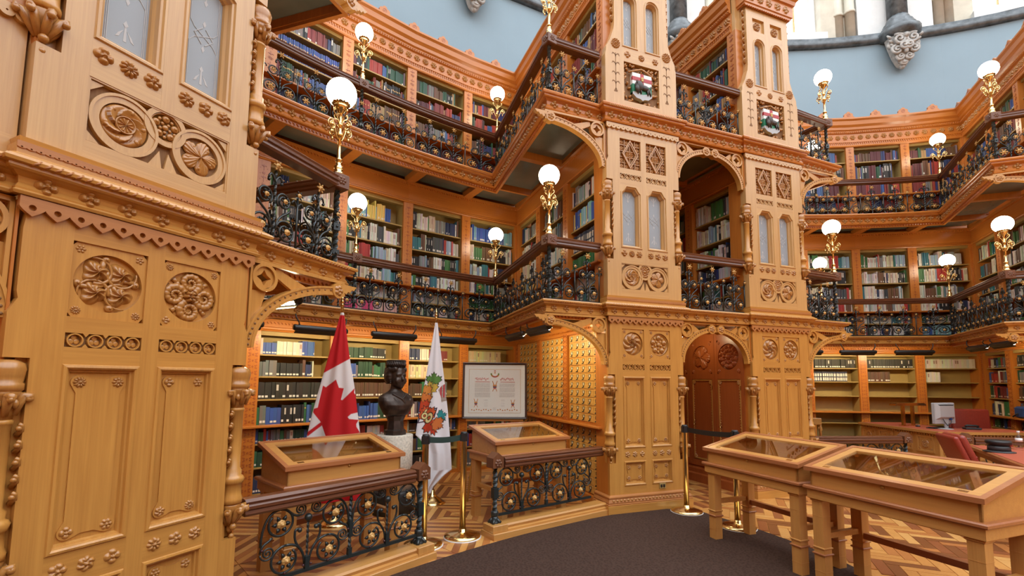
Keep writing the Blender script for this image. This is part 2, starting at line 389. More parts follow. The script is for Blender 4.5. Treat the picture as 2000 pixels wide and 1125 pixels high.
# marble string course
b = MB(); b.M = frame(0); prof = [(0, 0), (.10, .02), (.13, .09), (.09, .14), (.11, .20), (0, .22)]
b.sweep([(x, y) for x, y in arc_pts(WR, -180, 180, 128)][:-1], prof, z=9.22, closed=True, smooth=True)
tag(b.build('trim_1', 'marble'), 'dark marble string course running round the wall', kind='structure')
def tall_window(k, n):
    M = frame(k) @ T(0, WR, 0); t = thing('window_%d' % n, None, None, M, kind='structure')
    hw = 1.72
    for s in (-1, 1):
        b = MB()
        for i, (x, r) in enumerate(((1.62, .10), (1.42, .12), (1.20, .085))):
            b.lathe([(r, 9.46), (r, 10.1), (r * 1.15, 10.1), (r * 1.15, 10.16), (r, 10.16), (r, 13.2)], 12, (s * x, -.02 + .14 * i, 0))
        b.box(min(s * 1.0, s * 1.74), max(s * 1.0, s * 1.74), .05, .6, 9.46, 13.2)
        b.build('stone_jamb', 'stone', t)
    MB().box(-1.05, 1.05, -.1, .5, 9.44, 9.62).build('sill', 'plaster', t)
    b = MB(); b.box(-.07, .07, .25, .45, 9.62, 13.2); b.build('mullion', 'stone', t)
    for s in (-1, 1):
        b = MB(); b.frame_xz(min(.07 * s, s), max(.07 * s, s), 9.62, 13.1, [(0, .30), (0, .26), (.07, .26), (.07, .34)])
        b.build('sash', 'rubber_white', t)
        b = MB(); b.box(s * .5 - .012, s * .5 + .012, .25, .30, 9.66, 13); b.build('brass_bar', 'gilt', t)
        b = MB(); b.box(min(.12 * s, .95 * s), max(.12 * s, .95 * s), .31, .316, 9.66, 13.05); b.build('pane', 'window_glass', t)
for n, k in enumerate((.5, 0, -.5, -1, 1)): tall_window(k, n + 1)
# marble wall shafts on carved stone corbels
def wall_shaft(ang, lab):
    t = thing('marble_shaft', lab, 'column', frame(0) @ RZ(-ang) @ T(0, WR - .1, 8.5), 'wall shafts')
    b = MB(); b.lathe([(.19, 1.22), (.19, 4.6)], 18); b.build('shaft', 'marble', t)
    b = MB(); b.lathe([(.17, .66), (.34, .70), (.40, .78), (.40, .86), (.33, .90), (.33, .96), (.28, 1.0), (.28, 1.06), (.22, 1.10), (.22, 1.16), (.19, 1.22)], 20); b.build('base_moulding', 'marble', t)
    b = MB()
    b.lathe([(.02, 0), (.10, .06), (.18, .25), (.25, .5), (.29, .68)], 14, a0=PI, a1=2 * PI)
    for s in (-1, 1):
        for cx, cz, r, yy, d in ((.13, .55, .13, -.25, 1), (.16, .34, .11, -.20, -1), (.05, .40, .10, -.25, 1), (.08, .20, .09, -.15, -1), (.22, .48, .08, -.14, -1), (.02, .10, .06, -.10, 1)):
            b.tube([(s * x, yy - .05 * k_ / 30, z) for k_, (x, _, z) in enumerate(spiral(cx, cz, r, .015, PI / 2 - d * .6, PI / 2 - d * .6 + d * 3.6 * PI, 30))], lambda u: .036 * (1 - .45 * u), 7)
        for q in range(7):
            z = .10 + .085 * q; x = s * (.06 + .035 * q); b.tube([(x, -.10 - .02 * q, z), (x + s * .05, -.13 - .018 * q, z + .03), (x + s * .06, -.11 - .016 * q, z + .08)], lambda u: .034 * (1.1 - .7 * u), 6)
    b.ball((0, -.05, .03), .06, 8, 6); b.ball((0, -.24, .30), .05, 8, 6, (1, .8, 1.4)); b.ball((0, -.28, .62), .06, 8, 6)
    b.build('carved_corbel', 'carved_stone', t)
wall_shaft(33.75, 'grey marble shaft on carved stone corbel on the blue wall above the right alcove')
wall_shaft(-11.25, 'grey marble wall shaft on corbel above the left gallery')
wall_shaft(11.25, 'grey marble shaft seen between the two central carved piers')
wall_shaft(56.25, 'grey marble wall shaft beyond the right alcove')
# floor
b = MB(); b.M = frame(0); b.slab(arc_pts(WR, -180, 180, 96)[:-1], -.06, 0)
floor = b.build('floor', 'plank0'); tag(floor, 'timber parquet floor in two tones of brown', kind='structure')
FM = frame(0)
planks = []     # (world quad, material)
def clipok(p): return True
def pv(M, x, y): v = M @ Vector((x, y, 0)); return (v.x, v.y)
def strip_cell(M, cx, cy, s_, flip=0):
    # concentric squares of alternate light and dark boards, cut by the diagonals
    n = 8; st = s_ / 2 / n
    for q in range(4):
        for i in range(n):
            dark = (i + flip) % 2; r1 = s_ / 2 - st * i; r0 = r1 - st * (.96 if dark else .97)
            r0 = max(r0, .004); g = .004
            pts = [(-r1 + g, -r1), (r1 - g, -r1), (r0 - g, -r0), (-r0 + g, -r0)]
            c, sn = [(1, 0), (0, 1), (-1, 0), (0, -1)][q]
            planks.append(([pv(M, cx + x * c - y * sn, cy + x * sn + y * c) for x, y in pts], PLANK[3 + (i * 7 + q) % 3] if dark else PLANK[(i + q) % 3]))
for k in (.5, -.5):
    M = frame(k) @ RZ(45)
    for i in range(5, 13):
        for j in range(3, 13):
            cx, cy = (i + .5) * 1.02 - 1.2, (j + .5) * 1.02 - 1.0
            v = RZ(45) @ Vector((cx, cy, 0))
            if 8.9 < v.y < 12.2 and abs(v.x) < 1.9 + (v.y - 8.9) * .45: strip_cell(M, cx, cy, 1.02, (i + j) % 2)
# herringbone before the central doors and under the right show cases
M = frame(0)
L_, Wd = .36, .09
for i in range(-8, 60):
    for j in range(-14, 30):
        for o in (0, 1):
            if o == 0: x0, y0, x1, y1 = i * Wd, i * Wd, i * Wd + L_, i * Wd + Wd
            else: x0, y0, x1, y1 = i * Wd + L_, i * Wd + Wd - L_, i * Wd + L_ + Wd, i * Wd + Wd
            ox = j * (2 * L_) * .5 * 1.0; x0 += ox; x1 += ox; y0 -= ox; y1 -= ox
            mx, my = (x0 + x1) / 2, (y0 + y1) / 2
            # lay along the frame turned 45 degrees so that the zigzag runs outwards
            cx, cy = (mx - my) * .7071 - 3.0, (mx + my) * .7071 + 3.0
            if -.55 < cx < 2.6 and 4.6 < cy < 8.75:
                g = .003
                pts = [(x0 + g, y0 + g), (x1 - g, y0 + g), (x1 - g, y1 - g), (x0 + g, y1 - g)]
                planks.append(([pv(M, (x - y) * .7071 - 3.0, (x + y) * .7071 + 3.0) for x, y in pts], random.Random(i * 131 + j * 17 + o).choice(PLANK)))
for x in range(-6, 7):      # boards of the passage between the two central piers
    for y in range(12):
        pts = [(x * .09 + .002, 8.76 + y * .26), (x * .09 + .088, 8.76 + y * .26), (x * .09 + .088, 9.016 + y * .26), (x * .09 + .002, 9.016 + y * .26)]
        if abs(x) < 6 or True: planks.append(([pv(M, a, c) for a, c in pts], PLANK[(x * 5 + y * 3) % 6]))
planks.sort(key=lambda p: (p[0][0][0] ** 2 + p[0][0][1] ** 2) + (400 if p[0][0][1] < 2.6 or p[0][0][0] > p[0][0][1] * 1.15 else 0))
zt = .006
pm = {}
for i, (q, mt) in enumerate(planks[:300]):
    b = MB(); cx = sum(p[0] for p in q) / 4; cy = sum(p[1] for p in q) / 4
    b.slab([(x - cx, y - cy) for x, y in q], 0, zt); b.build('plank', mt, floor, (cx, cy, 0))
b = MB()
for q, mt in planks[300:]: b.mi = PLANK.index(mt); b.slab(q, 0, zt)
tag(b.build('far_planks', PLANK, floor), kind='stuff')
# carpet
b = MB(); b.M = frame(0)
poly = [(-9.0 + .0, 3.0), (-8.2, 4.0)] + [pt for pt in []]
out = [(9.0 * math.sin(R_(-22.5 + a)), 9.0 * math.cos(R_(-22.5 + a))) for a in range(-40, 11)]
poly = out + [(-1.66, 8.84), (-.9, 8.84), (-.60, 8.62), (-.52, 7.9), (-.52, 7.2), (-.66, 6.7), (-.75, 5.5), (-.8, 2.0), (-9, 2.0)]
b.slab(poly, 0, .012); tag(b.build('carpet', 'carpet'), 'dark brown woven carpet along the front of the alcoves', 'carpet')

# ================================================================== piers
W = 1.072; UA, UB, UC, UD = .193, .497, .576, .879
def moulded(b, x0, x1, z0, z1):   # frame moulding round a sunk panel
    b.frame_xz(x0, x1, z0, z1, [(0, 0), (.004, -.008), (.014, -.010), (.022, -.004), (.026, .012), (.034, .014), (.040, .03)])
def teeth(x0, x1, n, z1, zt_, hole, point=True, y0=-.022, y1=.0):
    b = MB(); w_ = (x1 - x0) / n; N_ = 16
    b.box(x0, x1, y0, y1, z1 - .022, z1)
    for i in range(n):
        cx = x0 + w_ * (i + .5); cz = z1 - .022 - (z1 - .022 - zt_) * .38; h = z1 - .022 - zt_; o = []
        for k in range(N_):
            t = 2 * PI * k / N_; c, s_ = math.cos(t), math.sin(t)
            if s_ >= 0: o.append((cx + w_ / 2 * max(-1, min(1, c * 1.6)), min(z1 - .022, cz + h * .38 * min(1, s_ * 3))))
            else:
                q = abs(c); o.append((cx + w_ / 2 * c, cz - h * .62 * ((1 - q) if point else math.sqrt(max(0, 1 - q * q))) ** (.75 if point else 1)))
        b.ringplate(o, circ(cx, cz, hole, N_), y0, y1)
    return b
CORN = [(0, 0), (.028, 0), (.034, .012), (.022, .022), (.024, .030), (.012, .050), (.016, .078), (.040, .092), (.055, .096), (.062, .104), (.062, .116), (.078, .120), (.082, .134), (.074, .146), (0, .146)]
def colonnette(t, u, z0, s, kind='pine'):
    """turned shaft with leafy capital on a carved corbel"""
    p = put('colonnette', cached(('col',), lambda: MB().lathe([(.040, 0), (.058, .004), (.060, .03), (.052, .05), (.050, .115), (.058, .12), (.064, .145), (.056, .16), (.046, .168), (.048, .195), (.037, .21), (.037, .545), (.042, .55), (.042, .562), (.037, .568)], 20).mesh('colonnette', 'pine')), t, (u, .03, z0))
    def cap():
        b = MB(); b.lathe([(.037, .568), (.042, .62), (.055, .665), (.060, .68), (.056, .684), (.064, .69), (.064, .715), (.058, .72), (.062, .745), (.066, .775), (.060, .80), (.035, .815)], 18)
        for k in range(6):
            a = PI / 6 + PI / 3 * k; c, s_ = math.cos(a), math.sin(a)
            b.tube([(c * .04, s_ * .04, .585), (c * .050, s_ * .050, .63), (c * .066, s_ * .066, .67), (c * .082, s_ * .082, .665), (c * .084, s_ * .084, .645)], lambda q: .012 + .008 * math.sin(q * PI), 6)
            b.ball((c * .082, s_ * .082, .652), .015, 8, 6)
            a += PI / 6; b.ball((math.cos(a) * .052, math.sin(a) * .052, .632), .014, 6, 5, (1, 1, 1.5))
        return b.mesh('capital', 'carved')
    put('capital', cached(('cap',), cap), t, (u, .03, z0))
    def corb():
        b = MB(); b.lathe([(.008, -.17), (.018, -.15), (.016, -.12), (.034, -.06), (.055, -.01), (.050, 0)], 14)
        for k in range(5):
            a = PI + PI / 4 * k; c, s_ = math.cos(a), math.sin(a)
            b.tube([(c * .015, s_ * .015, -.12), (c * .04, s_ * .04, -.08), (c * .07, s_ * .07, -.03), (c * .085, s_ * .085, -.025), (c * .086, s_ * .086, -.045)], lambda q: .013 + .006 * math.sin(q * PI), 6)
            b.ball((c * .084, s_ * .084, -.038), .017, 8, 6)
        b.ball((0, -.02, -.185), .016, 8, 6); b.ball((0, -.03, -.13), .02, 8, 6)
        return b.mesh('corbel', 'carved')
    put('corbel', cached(('corb',), corb), t, (u, .03, z0))
    for sx in ((1,) if u < .5 else (-1,)):      # crockets climbing in the notch beside the shaft
        def crk():
            b = MB()
            for i in range(5):
                z = .22 + .07 * i; b.tube([(0, 0, z), (.008, -.018, z + .02), (.004, -.032, z + .042), (-.006, -.030, z + .05)], lambda q: .011 * (1.1 - .4 * q), 6); b.ball((-.004, -.03, z + .03), .012, 6, 5)
            return b.mesh('crockets', 'carved')
        put('crockets', cached(('crk',), crk), t, (u + sx * .052, .022, z0))
def trefoils(t, x0, x1, z0, z1):
    n = 4; r = (z1 - z0) * .48; b = MB(); st = (x1 - x0) / n
    b.box(x0, x1, .018, .034, z0, z1); b2 = MB()
    for i in range(n):
        cx = x0 + st * (i + .5); cz = (z0 + z1) / 2
        b2.ringplate(circ(cx, cz, r, 20), circ(cx, cz, r * .82, 20), .0, .02)
        for k in range(3):
            a = PI / 2 + 2 * PI * k / 3; b2.ball((cx + r * .38 * math.cos(a), .016, cz + r * .38 * math.sin(a)), r * .40, 8, 6, (1, .22, 1))
    for q in range(n - 1):
        cx = x0 + st * (q + 1); b2.prism([(cx - .012, z1), (cx, z1 - .016), (cx + .012, z1)], .0, .02); b2.prism([(cx - .012, z0), (cx, z0 + .016), (cx + .012, z0)], .0, .02)
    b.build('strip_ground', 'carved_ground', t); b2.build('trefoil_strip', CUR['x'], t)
def etch_mesh(h, w_):
    b = MB(); y = -.0015
    def ln(p, r=.0022): b.tube([(x, y, z) for x, z in p], r, 4, flat=(0, 1, 0))
    m = .018
    ln([(-w_ / 2 + m, m), (w_ / 2 - m, m), (w_ / 2 - m, h * .42), (w_ / 2 - m * 2.4, h * .47), (-w_ / 2 + m * 2.4, h * .56), (-w_ / 2 + m, h * .61), (-w_ / 2 + m, h - m)])
    ln([(w_ / 2 - m, h - m), (w_ / 2 - m, h * .61), (w_ / 2 - m * 2.4, h * .56), (-w_ / 2 + m * 2.4, h * .47), (-w_ / 2 + m, h * .42), (-w_ / 2 + m, m)])
    ln([(-w_ / 2 + m * .6, m * .5), (-w_ / 2 + m * .6, h - m * .5)]); ln([(w_ / 2 - m * .6, m * .5), (w_ / 2 - m * .6, h - m * .5)])
    for s in (-1, 1): ln([(s * w_ * .05, h * .44), (s * w_ * .28, h * .515), (s * w_ * .05, h * .59)], .003)
    for zz in (.40, .63): b.prism([(0, h * zz - .022), (.010, h * zz), (0, h * zz + .022), (-.010, h * zz)], y, 0)
    for zz, f in ((.12, 1), (.92, -1)):
        z = h * zz; b.prism([(-.007, z - f * .03), (.007, z - f * .03), (.004, z + f * .05), (-.004, z + f * .05)], y, 0); b.prism([(0, z + f * .085), (.012, z + f * .062), (0, z + f * .045), (-.012, z + f * .062)], y, 0)
        for s in (-1, 1): b.prism([(s * .008, z + f * .03), (s * .03, z + f * .005), (s * .042, z - f * .022), (s * .026, z - f * .014), (s * .02, z + f * .004)], y, 0)
    return b
def lancet(t, x0, x1, z0, z1, top):   # frosted light with stepped reveals
    cx = (x0 + x1) / 2; n = 24
    def outline(d):
        a0, a1 = x0 + d, x1 - d; zt_ = z1 - d; hw = (a1 - a0) / 2
        if top == 'oct': ch = hw * .52; up = [(a1, zt_ - ch * 1.1), (a1 - ch * .35, zt_ - ch * .85), (a1 - ch * .95, zt_), (a0 + ch * .95, zt_), (a0 + ch * .35, zt_ - ch * .85), (a0, zt_ - ch * 1.1)]
        else: up = [(cx + hw * math.cos(PI * i / 10), zt_ - hw + hw * math.sin(PI * i / 10)) for i in range(11)]
        return [(a0, z0 + d), (a1, z0 + d)] + up
    b = MB(); prof = [(0, 0), (.006, -.01), (.018, -.01), (.024, .004), (.034, .008), (.040, .035), (.050, .05), (.054, .075)]
    O_ = [outline(d) for d, _ in prof]; k = len(O_[0]); v = []; f = []
    for o, (d, y) in zip(O_, prof): v += [(x, y, z) for x, z in o]
    for i in range(len(prof) - 1):
        for j in range(k): a = i * k + j; c = i * k + (j + 1) % k; f.append((a, c, c + k, a + k))
    b.add(v, f)
    if top == 'oct':     # spandrels above the cut corners
        o = outline(0)
        for s_ in ((x1, [o[2], o[3], o[4]]), (x0, [o[7], o[6], o[5]])): b.prism([(s_[0], z1)] + s_[1], 0, .02)
    else:
        o = outline(0)[2:]; h = len(o) // 2
        b.prism([(x1, z1)] + o[:h + 1][::-1], 0, .02); b.prism([(x0, z1)] + o[h:], 0, .02)
    b.build('window_frame', CUR['v'], t)
    b = MB(); b.prism(outline(.05), .07, .078); g = b.build('frosted_pane', 'frosted', t)
    put('etching', cached(('etch', round(z1 - z0, 2), round(x1 - x0, 2)), lambda: etch_mesh(z1 - z0 - .11, x1 - x0 - .11).mesh('etching', 'etch')), g, (cx, .07, z0 + .055))
def med_panel(t, x0, x1, z0, z1, r, mk, i):
    cx, cz = (x0 + x1) / 2, (z0 + z1) / 2; n = 48
    b = MB(); b.ringplate(sq_outline(x0, x1, z0, z1, cx, cz, n), circ(cx, cz, r, n), .010, .045); b.build('roundel_panel', 'pine', t)
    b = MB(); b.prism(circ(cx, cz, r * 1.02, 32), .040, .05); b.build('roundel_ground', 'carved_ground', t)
    put('medallion', MED(mk), t, (cx, .038, cz), scale=(r * .985, r * .8, r * .985))
    d = r * .84 + .022; k = 0
    for sx in (-1, 1):
        for sz in (-1, 1):
            put('rosette', ROS(i + k), t, (cx + sx * (x1 - x0) * .395, .012, cz + sz * (z1 - z0) * .41), scale=.022); k += 1
def build_pier(label, M, meds=(0, 1), m3=(4, 2, 3), leftpanel=False):
    t = thing('carved_pier', label, 'pier', M)
    CUR.update(v='pine', x='pine_x')
    P = lambda n, b, m='pine': b.build(n, CUR['v'] if m == 'pine' else CUR['x'] if m == 'pine_x' else m, t)
    # ---- ground storey
    b = MB(); b.box(.05, W - .05, .034, .30, .1, 2.27); P('carcass', b, 'pine')
    b = MB(); b.sweep([(W + .0, .30), (W + .0, -.0), (0, -.0), (0, .30)][::-1], [(0, 0), (.055, 0), (.055, .098), (.045, .102), (0, .102)]); P('plinth', b, 'pine_x')
    b = MB(); b.sweep([(0, .30), (0, 0), (W, 0), (W, .30)], [(0, .1), (.05, .1), (.052, .112), (.040, .118), (.044, .13), (.030, .165), (.028, .175), (.036, .18), (.034, .192), (0, .205)]); P('base_moulding', b, 'cherry')
    b = MB()
    for i in range(22): cx = (i + .5) * W / 22; b.ball((cx, -.036, .148), .017, 8, 6, (1, .7, 1))
    P('egg_moulding', b, 'carved')
    for (x0, x1, sx) in ((0, UA, 1), (UD, W, -1)):
        b = MB(); e = x0 if sx > 0 else x1
        def col(a, c, z0, z1): b.box(min(e + sx * a, e + sx * c), max(e + sx * a, e + sx * c), 0, .04, z0, z1)
        col(0, UA, .205, .56); col(.085, UA, .56, 1.58); col(0, UA, 1.58, 1.70)
        b.prism([(e, 1.70), (e + sx * UA, 1.70), (e + sx * UA, 2.25), (e + sx * .012, 2.25), (e + sx * .030, 2.20), (e + sx * .022, 2.13), (e + sx * .022, 1.86), (e + sx * .028, 1.83), (e + sx * .010, 1.79), (e, 1.77)], 0, .04)
        P('stile', b)
        b = MB(); b.box(min(e, e + sx * .085), max(e, e + sx * .085), .06, .10, .56, 1.58); P('notch_back', b)
        b = MB(); b.box(min(e + sx * .002, e + sx * .012), max(e + sx * .002, e + sx * .012), .02, .3, .205, 2.25); P('side_board', b, 'orange_pine')
    b = MB(); b.box(UB, UC, 0, .04, .205, 2.25); P('stile', b)
    for z0, z1 in ((.205, .296), (.578, .725), (1.557, 1.635), (1.70, 1.774), (2.123, 2.25)):
        for x0, x1 in ((UA, UB), (UC, UD)): b = MB(); b.box(x0, x1, 0.0005, .04, z0, z1); P('rail', b, 'pine_x')
    k = 0
    for h, (x0, x1) in enumerate(((UA, UB), (UC, UD))):
        for z0, z1 in ((.296, .578), (.725, 1.557)):
            b = MB(); moulded(b, x0, x1, z0, z1); P('panel_moulding', b)
            b = MB(); b.box(x0 + .03, x1 - .03, .028, .036, z0 + .03, z1 - .03); P('panel', b)
            q = .044; X0, X1, Z0, Z1 = x0 + q, x1 - q, z0 + q, z1 - q; rc, pl, d_ = .033, [], .022   # raised field with a lobe round each corner rosette
            for cx, cz, a0_ in ((X0 + .033, Z0 + .036, PI), (X1 - .033, Z0 + .036, 1.5 * PI), (X1 - .033, Z1 - .036, 0), (X0 + .033, Z1 - .036, .5 * PI)):
                ca_, sa_ = math.cos(a0_ + PI / 4), math.sin(a0_ + PI / 4)
                for n_ in range(13):
                    th = a0_ - .45 + (PI / 2 + .9) * n_ / 12; pl.append((cx + rc * math.cos(th), cz + rc * math.sin(th)))
                # straight edge back on the inner line before the next corner
                nx = {PI: (cx + .05, Z0 + d_), 1.5 * PI: (X1 - d_, cz + .05), 0: (cx - .05, Z1 - d_), .5 * PI: (X0 + d_, cz - .05)}[a0_]
                pl.append((nx[0], nx[1])); ex = {PI: (X1 - .083, Z0 + d_), 1.5 * PI: (X1 - d_, Z1 - .086), 0: (X0 + .083, Z1 - d_), .5 * PI: (X0 + d_, Z0 + .086)}[a0_]
                pl.append(ex)
            b = MB(); b.prism(pl, .021, .03); P('cusped_field', b)
            for cx in (X0 + .033, X1 - .033):
                for cz in (Z0 + .036, Z1 - .036):
                    put('rosette', ROS(k), t, (cx, .021, cz), scale=.027); k += 1
        for i in range(3): put('rosette', ROS(k), t, (x0 + .05 + i * (x1 - x0 - .10) / 2, 0, .652), scale=.036); k += 1
        trefoils(t, x0, x1, 1.635, 1.70)
        med_panel(t, x0, x1, 1.774, 2.123, .1385, meds[h], k)
    P('scallop_strip', teeth(-.004, W + .004, 13, 2.262, 2.18, .013), 'cherry')
    for u in (.022, W - .022): colonnette(t, u, .755, 1)
    # ---- first cornice
    zc = 2.265
    b = MB(); b.sweep([(0, .28), (0, 0), (W, 0), (W, .28)], CORN, z=zc); P('cornice', b, 'pine_x')
    b = MB()
    for i in range(30): x = W * (i + .5) / 30; b.tube([(x - .014, -.070, zc + .118), (x, -.082, zc + .126), (x + .014, -.074, zc + .140)], .006, 5)
    P('rope_moulding', b, 'cherry')
    for i in range(7): put('rosette', ROS(4), t, (W * (i + .5) / 7, -.010, zc + .058), scale=(.043, .075, .043))
    # ---- stepped foot of the middle storey
    b = MB(); b.sweep([(0, .25), (0, 0), (W, 0), (W, .25)], [(0, .146), (.066, .146), (.064, .152), (.034, .17), (.034, .215), (.024, .222), (.028, .245), (0, .25)], z=zc); P('step_moulding', b, 'pine_x')
    P('scallop_strip', teeth(-.036, W + .036, 38, 2.485, 2.455, .0035, False, -.040, -.034), 'cherry')
    # ---- middle storey
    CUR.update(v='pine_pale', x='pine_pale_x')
    b = MB(); b.box(.05, W - .05, .085, .30, 2.40, 4.70); P('carcass', b)
    for (x0, x1, sx) in ((0, UA, 1), (UD, W, -1)):
        b = MB(); e = x0 if sx > 0 else x1
        def col(a, c, z0, z1): b.box(min(e + sx * a, e + sx * c), max(e + sx * a, e + sx * c), 0, .09, z0, z1)
        col(0, UA, 2.50, 2.96); col(.085, UA, 2.96, 3.95); col(0, UA, 3.95, 4.10)
        b.prism([(e, 4.10), (e + sx * UA, 4.10), (e + sx * UA, 4.66), (e + sx * .012, 4.66), (e + sx * .030, 4.61), (e + sx * .022, 4.54), (e + sx * .022, 4.26), (e + sx * .028, 4.23), (e + sx * .010, 4.19), (e, 4.17)], 0, .09)
        P('stile', b)
        b = MB(); b.box(min(e, e + sx * .085), max(e, e + sx * .085), .06, .10, 2.96, 3.95); P('notch_back', b)
        b = MB(); b.box(min(e + sx * .002, e + sx * .012), max(e + sx * .002, e + sx * .012), .02, .3, 2.5, 4.66); P('side_board', b, 'orange_pine')
    b = MB(); b.box(UB, UC, 0, .09, 2.92, 4.66); P('stile', b)
    for z0, z1, x0, x1 in ((2.50, 2.60, UA, UD), (2.92, 3.11, UA, UB), (2.92, 3.11, UC, UD), (3.90, 3.975, UA, UB), (3.90, 3.975, UC, UD), (4.045, 4.115, UA, UB), (4.045, 4.115, UC, UD), (4.495, 4.66, UA, UB), (4.495, 4.66, UC, UD)):
        b = MB(); b.box(x0, x1, 0.0005, .09, z0, z1); P('rail', b, 'pine_x')
    # panel of three roundels
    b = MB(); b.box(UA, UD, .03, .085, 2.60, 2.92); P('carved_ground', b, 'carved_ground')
    cxs = [(.352, 2.755, .150, .106), (.536, 2.838, .0, .080), (.720, 2.755, .150, .106)]
    b = MB(); b.frame_xz(UA, UD, 2.60, 2.92, [(0, 0.004), (.008, .004), (.010, .03)])
    for cx, cz, ro, ri in cxs:
        if ro: b.ringplate(circ(cx, cz, ro, 48), circ(cx, cz, ro - .014, 48), .003, .03); b.ringplate(circ(cx, cz, ro - .012, 48), circ(cx, cz, ri, 48), .010, .03)
        else: b.ringplate(circ(cx, cz, .104, 40), circ(cx, cz, .078, 40), .0065, .03)
    for s in (-1, 1):
        c = (UA + UD) / 2
        b.prism([(c + s * .006, 2.61), (c + s * .07, 2.61), (c + s * .022, 2.70)], .012, .03)
        for e1 in (2.612, 2.908): q_ = 1 if e1 < 2.7 else -1; b.prism([(c + s * .334, e1), (c + s * .28, e1), (c + s * .334, e1 + q_ * .05)], .012, .03)
    P('tracery', b)
    for i, (cx, cz, ro, ri) in enumerate(cxs): put('medallion', MED(m3[i]), t, (cx, .022, cz), scale=(ri * .97, ri * .75, ri * .97))
    for x0, x1 in ((UA, UB), (UC, UD)):
        for i in range(3): put('rosette', ROS(k), t, (x0 + .045 + i * (x1 - x0 - .09) / 2, -.001, 3.045), scale=(.043, .055, .043)); k += 1
        lancet(t, x0, x1, 3.11, 3.90, 'oct')
        trefoils(t, x0, x1, 3.975, 4.045)
        # diapered lozenge panel
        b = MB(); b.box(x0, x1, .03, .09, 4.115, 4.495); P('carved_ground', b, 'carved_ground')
        cx, cz = (x0 + x1) / 2, 4.305; b = MB(); hw, hh = (x1 - x0) / 2, .19
        for d0, d1, y in ((1.0, .86, .0), (.80, .70, .006)): b.ringplate([(cx + hw * .78 * d0 * a, cz + hh * .98 * d0 * c) for a, c in ((1, 0), (0, 1), (-1, 0), (0, -1))], [(cx + hw * .78 * d1 * a, cz + hh * .98 * d1 * c) for a, c in ((1, 0), (0, 1), (-1, 0), (0, -1))], y, .035)
        for i in range(5):
            xx = x0 + (x1 - x0) * i / 4; b.box(max(x0, xx - .004), min(x1, xx + .004), .016, .035, 4.115, 4.495)
        for i in range(6): zz = 4.115 + .38 * i / 5; b.box(x0, x1, .016, .035, max(4.115, zz - .004), min(4.495, zz + .004))
        P('lozenge_frame', b, 'carved')
        put('medallion', MED(2), t, (cx, .028, cz), scale=(.055, .05, .055))
        for i in range(4):
            for j in range(5):
                px, pz = x0 + (x1 - x0) * (i + .5) / 4, 4.115 + .38 * (j + .5) / 5
                if abs(px - cx) / (hw * .78) + abs(pz - cz) / (hh * .98) > 1.12: put('rosette', ROS(4), t, (px, .03, pz), scale=.027)
    P('scallop_strip', teeth(-.004, W + .004, 16, 4.66, 4.592, .006, False), 'pine_x')
    for u in (.022, W - .022): colonnette(t, u, 3.115, 1)
    # ---- second cornice
    zc = 4.665
    b = MB(); b.sweep([(0, .28), (0, 0), (W, 0), (W, .28)], [(d * 1.15, z * 1.42) for d, z in CORN], z=zc); P('cornice', b, 'orange_pine_x')
    b = MB()
    for i in range(44): x = W * (i + .5) / 44; b.tube([(x - .008, -.088, zc + .166), (x, -.098, zc + .176), (x + .008, -.090, zc + .19)], .005, 4)
    P('rope_moulding', b, 'pine_x')
    for i in range(8): put('rosette', ROS(4), t, (W * (i + .5) / 8, -.012, zc + .084), scale=(.056, .085, .056))
    # ---- top storey: shouldered, with a coat of arms
    z0 = 4.87
    b = MB(); sh = [(0, z0), (W, z0), (W, 5.56), (W - .012, 5.60), (W - .015, 5.66), (W - .07, 5.76), (W - .125, 5.92), (W - .135, 6.0), (W - .135, 6.92), (.135, 6.92), (.135, 6.0), (.125, 5.92), (.07, 5.76), (.015, 5.66), (.012, 5.60), (0, 5.56)]
    # the face is built of stiles and rails with openings
    b.prism([(0, z0), (.27, z0), (.27, 5.71), (.245, 5.71), (.245, 6.92), (.135, 6.92), (.135, 6.0), (.125, 5.92), (.07, 5.76), (.015, 5.66), (.012, 5.60), (0, 5.56)], 0, .09); P('stile', b)
    b = MB(); b.prism([(W - .27, z0), (W, z0), (W, 5.56), (W - .012, 5.60), (W - .015, 5.66), (W - .07, 5.76), (W - .125, 5.92), (W - .135, 6.0), (W - .135, 6.92), (W - .245, 6.92), (W - .245, 5.71), (W - .27, 5.71)], 0, .09); P('stile', b)
    b = MB(); b.box(.485, W - .485, 0, .09, 5.71, 6.92); P('stile', b)
    for zz0, zz1 in ((z0, 5.0), (5.52, 5.71)): b = MB(); b.box(.27, W - .27, .0005, .09, zz0, zz1); P('rail', b, 'pine_x')
    for x0, x1 in ((.245, .485), (W - .485, W - .245)):
        for zz0, zz1 in ((6.46, 6.55), (6.76, 6.92)): b = MB(); b.box(x0, x1, .0005, .09, zz0, zz1); P('rail', b, 'pine_x')
        b = MB(); b.frame_xz(x0, x1, 6.55, 6.76, [(0, 0), (.008, .0), (.014, .03)]); P('panel_moulding', b)
        b = MB(); b.box(x0, x1, .03, .09, 6.55, 6.76); P('panel', b)
        put('rosette', MED(1), t, ((x0 + x1) / 2, .028, 6.655), scale=(.065, .055, .065))
        lancet(t, x0, x1, 5.71, 6.46, 'round')
    b = MB(); b.box(.1, W - .1, .088, .30, z0, 6.9); P('carcass', b)
    b = MB(); b.box(.032, W - .032, .10, .165, z0, 7.16); P('end_board', b)
    for i in range(3): put('rosette', ROS(k), t, (.325 + .211 * i, 0, 5.62), scale=.048); k += 1
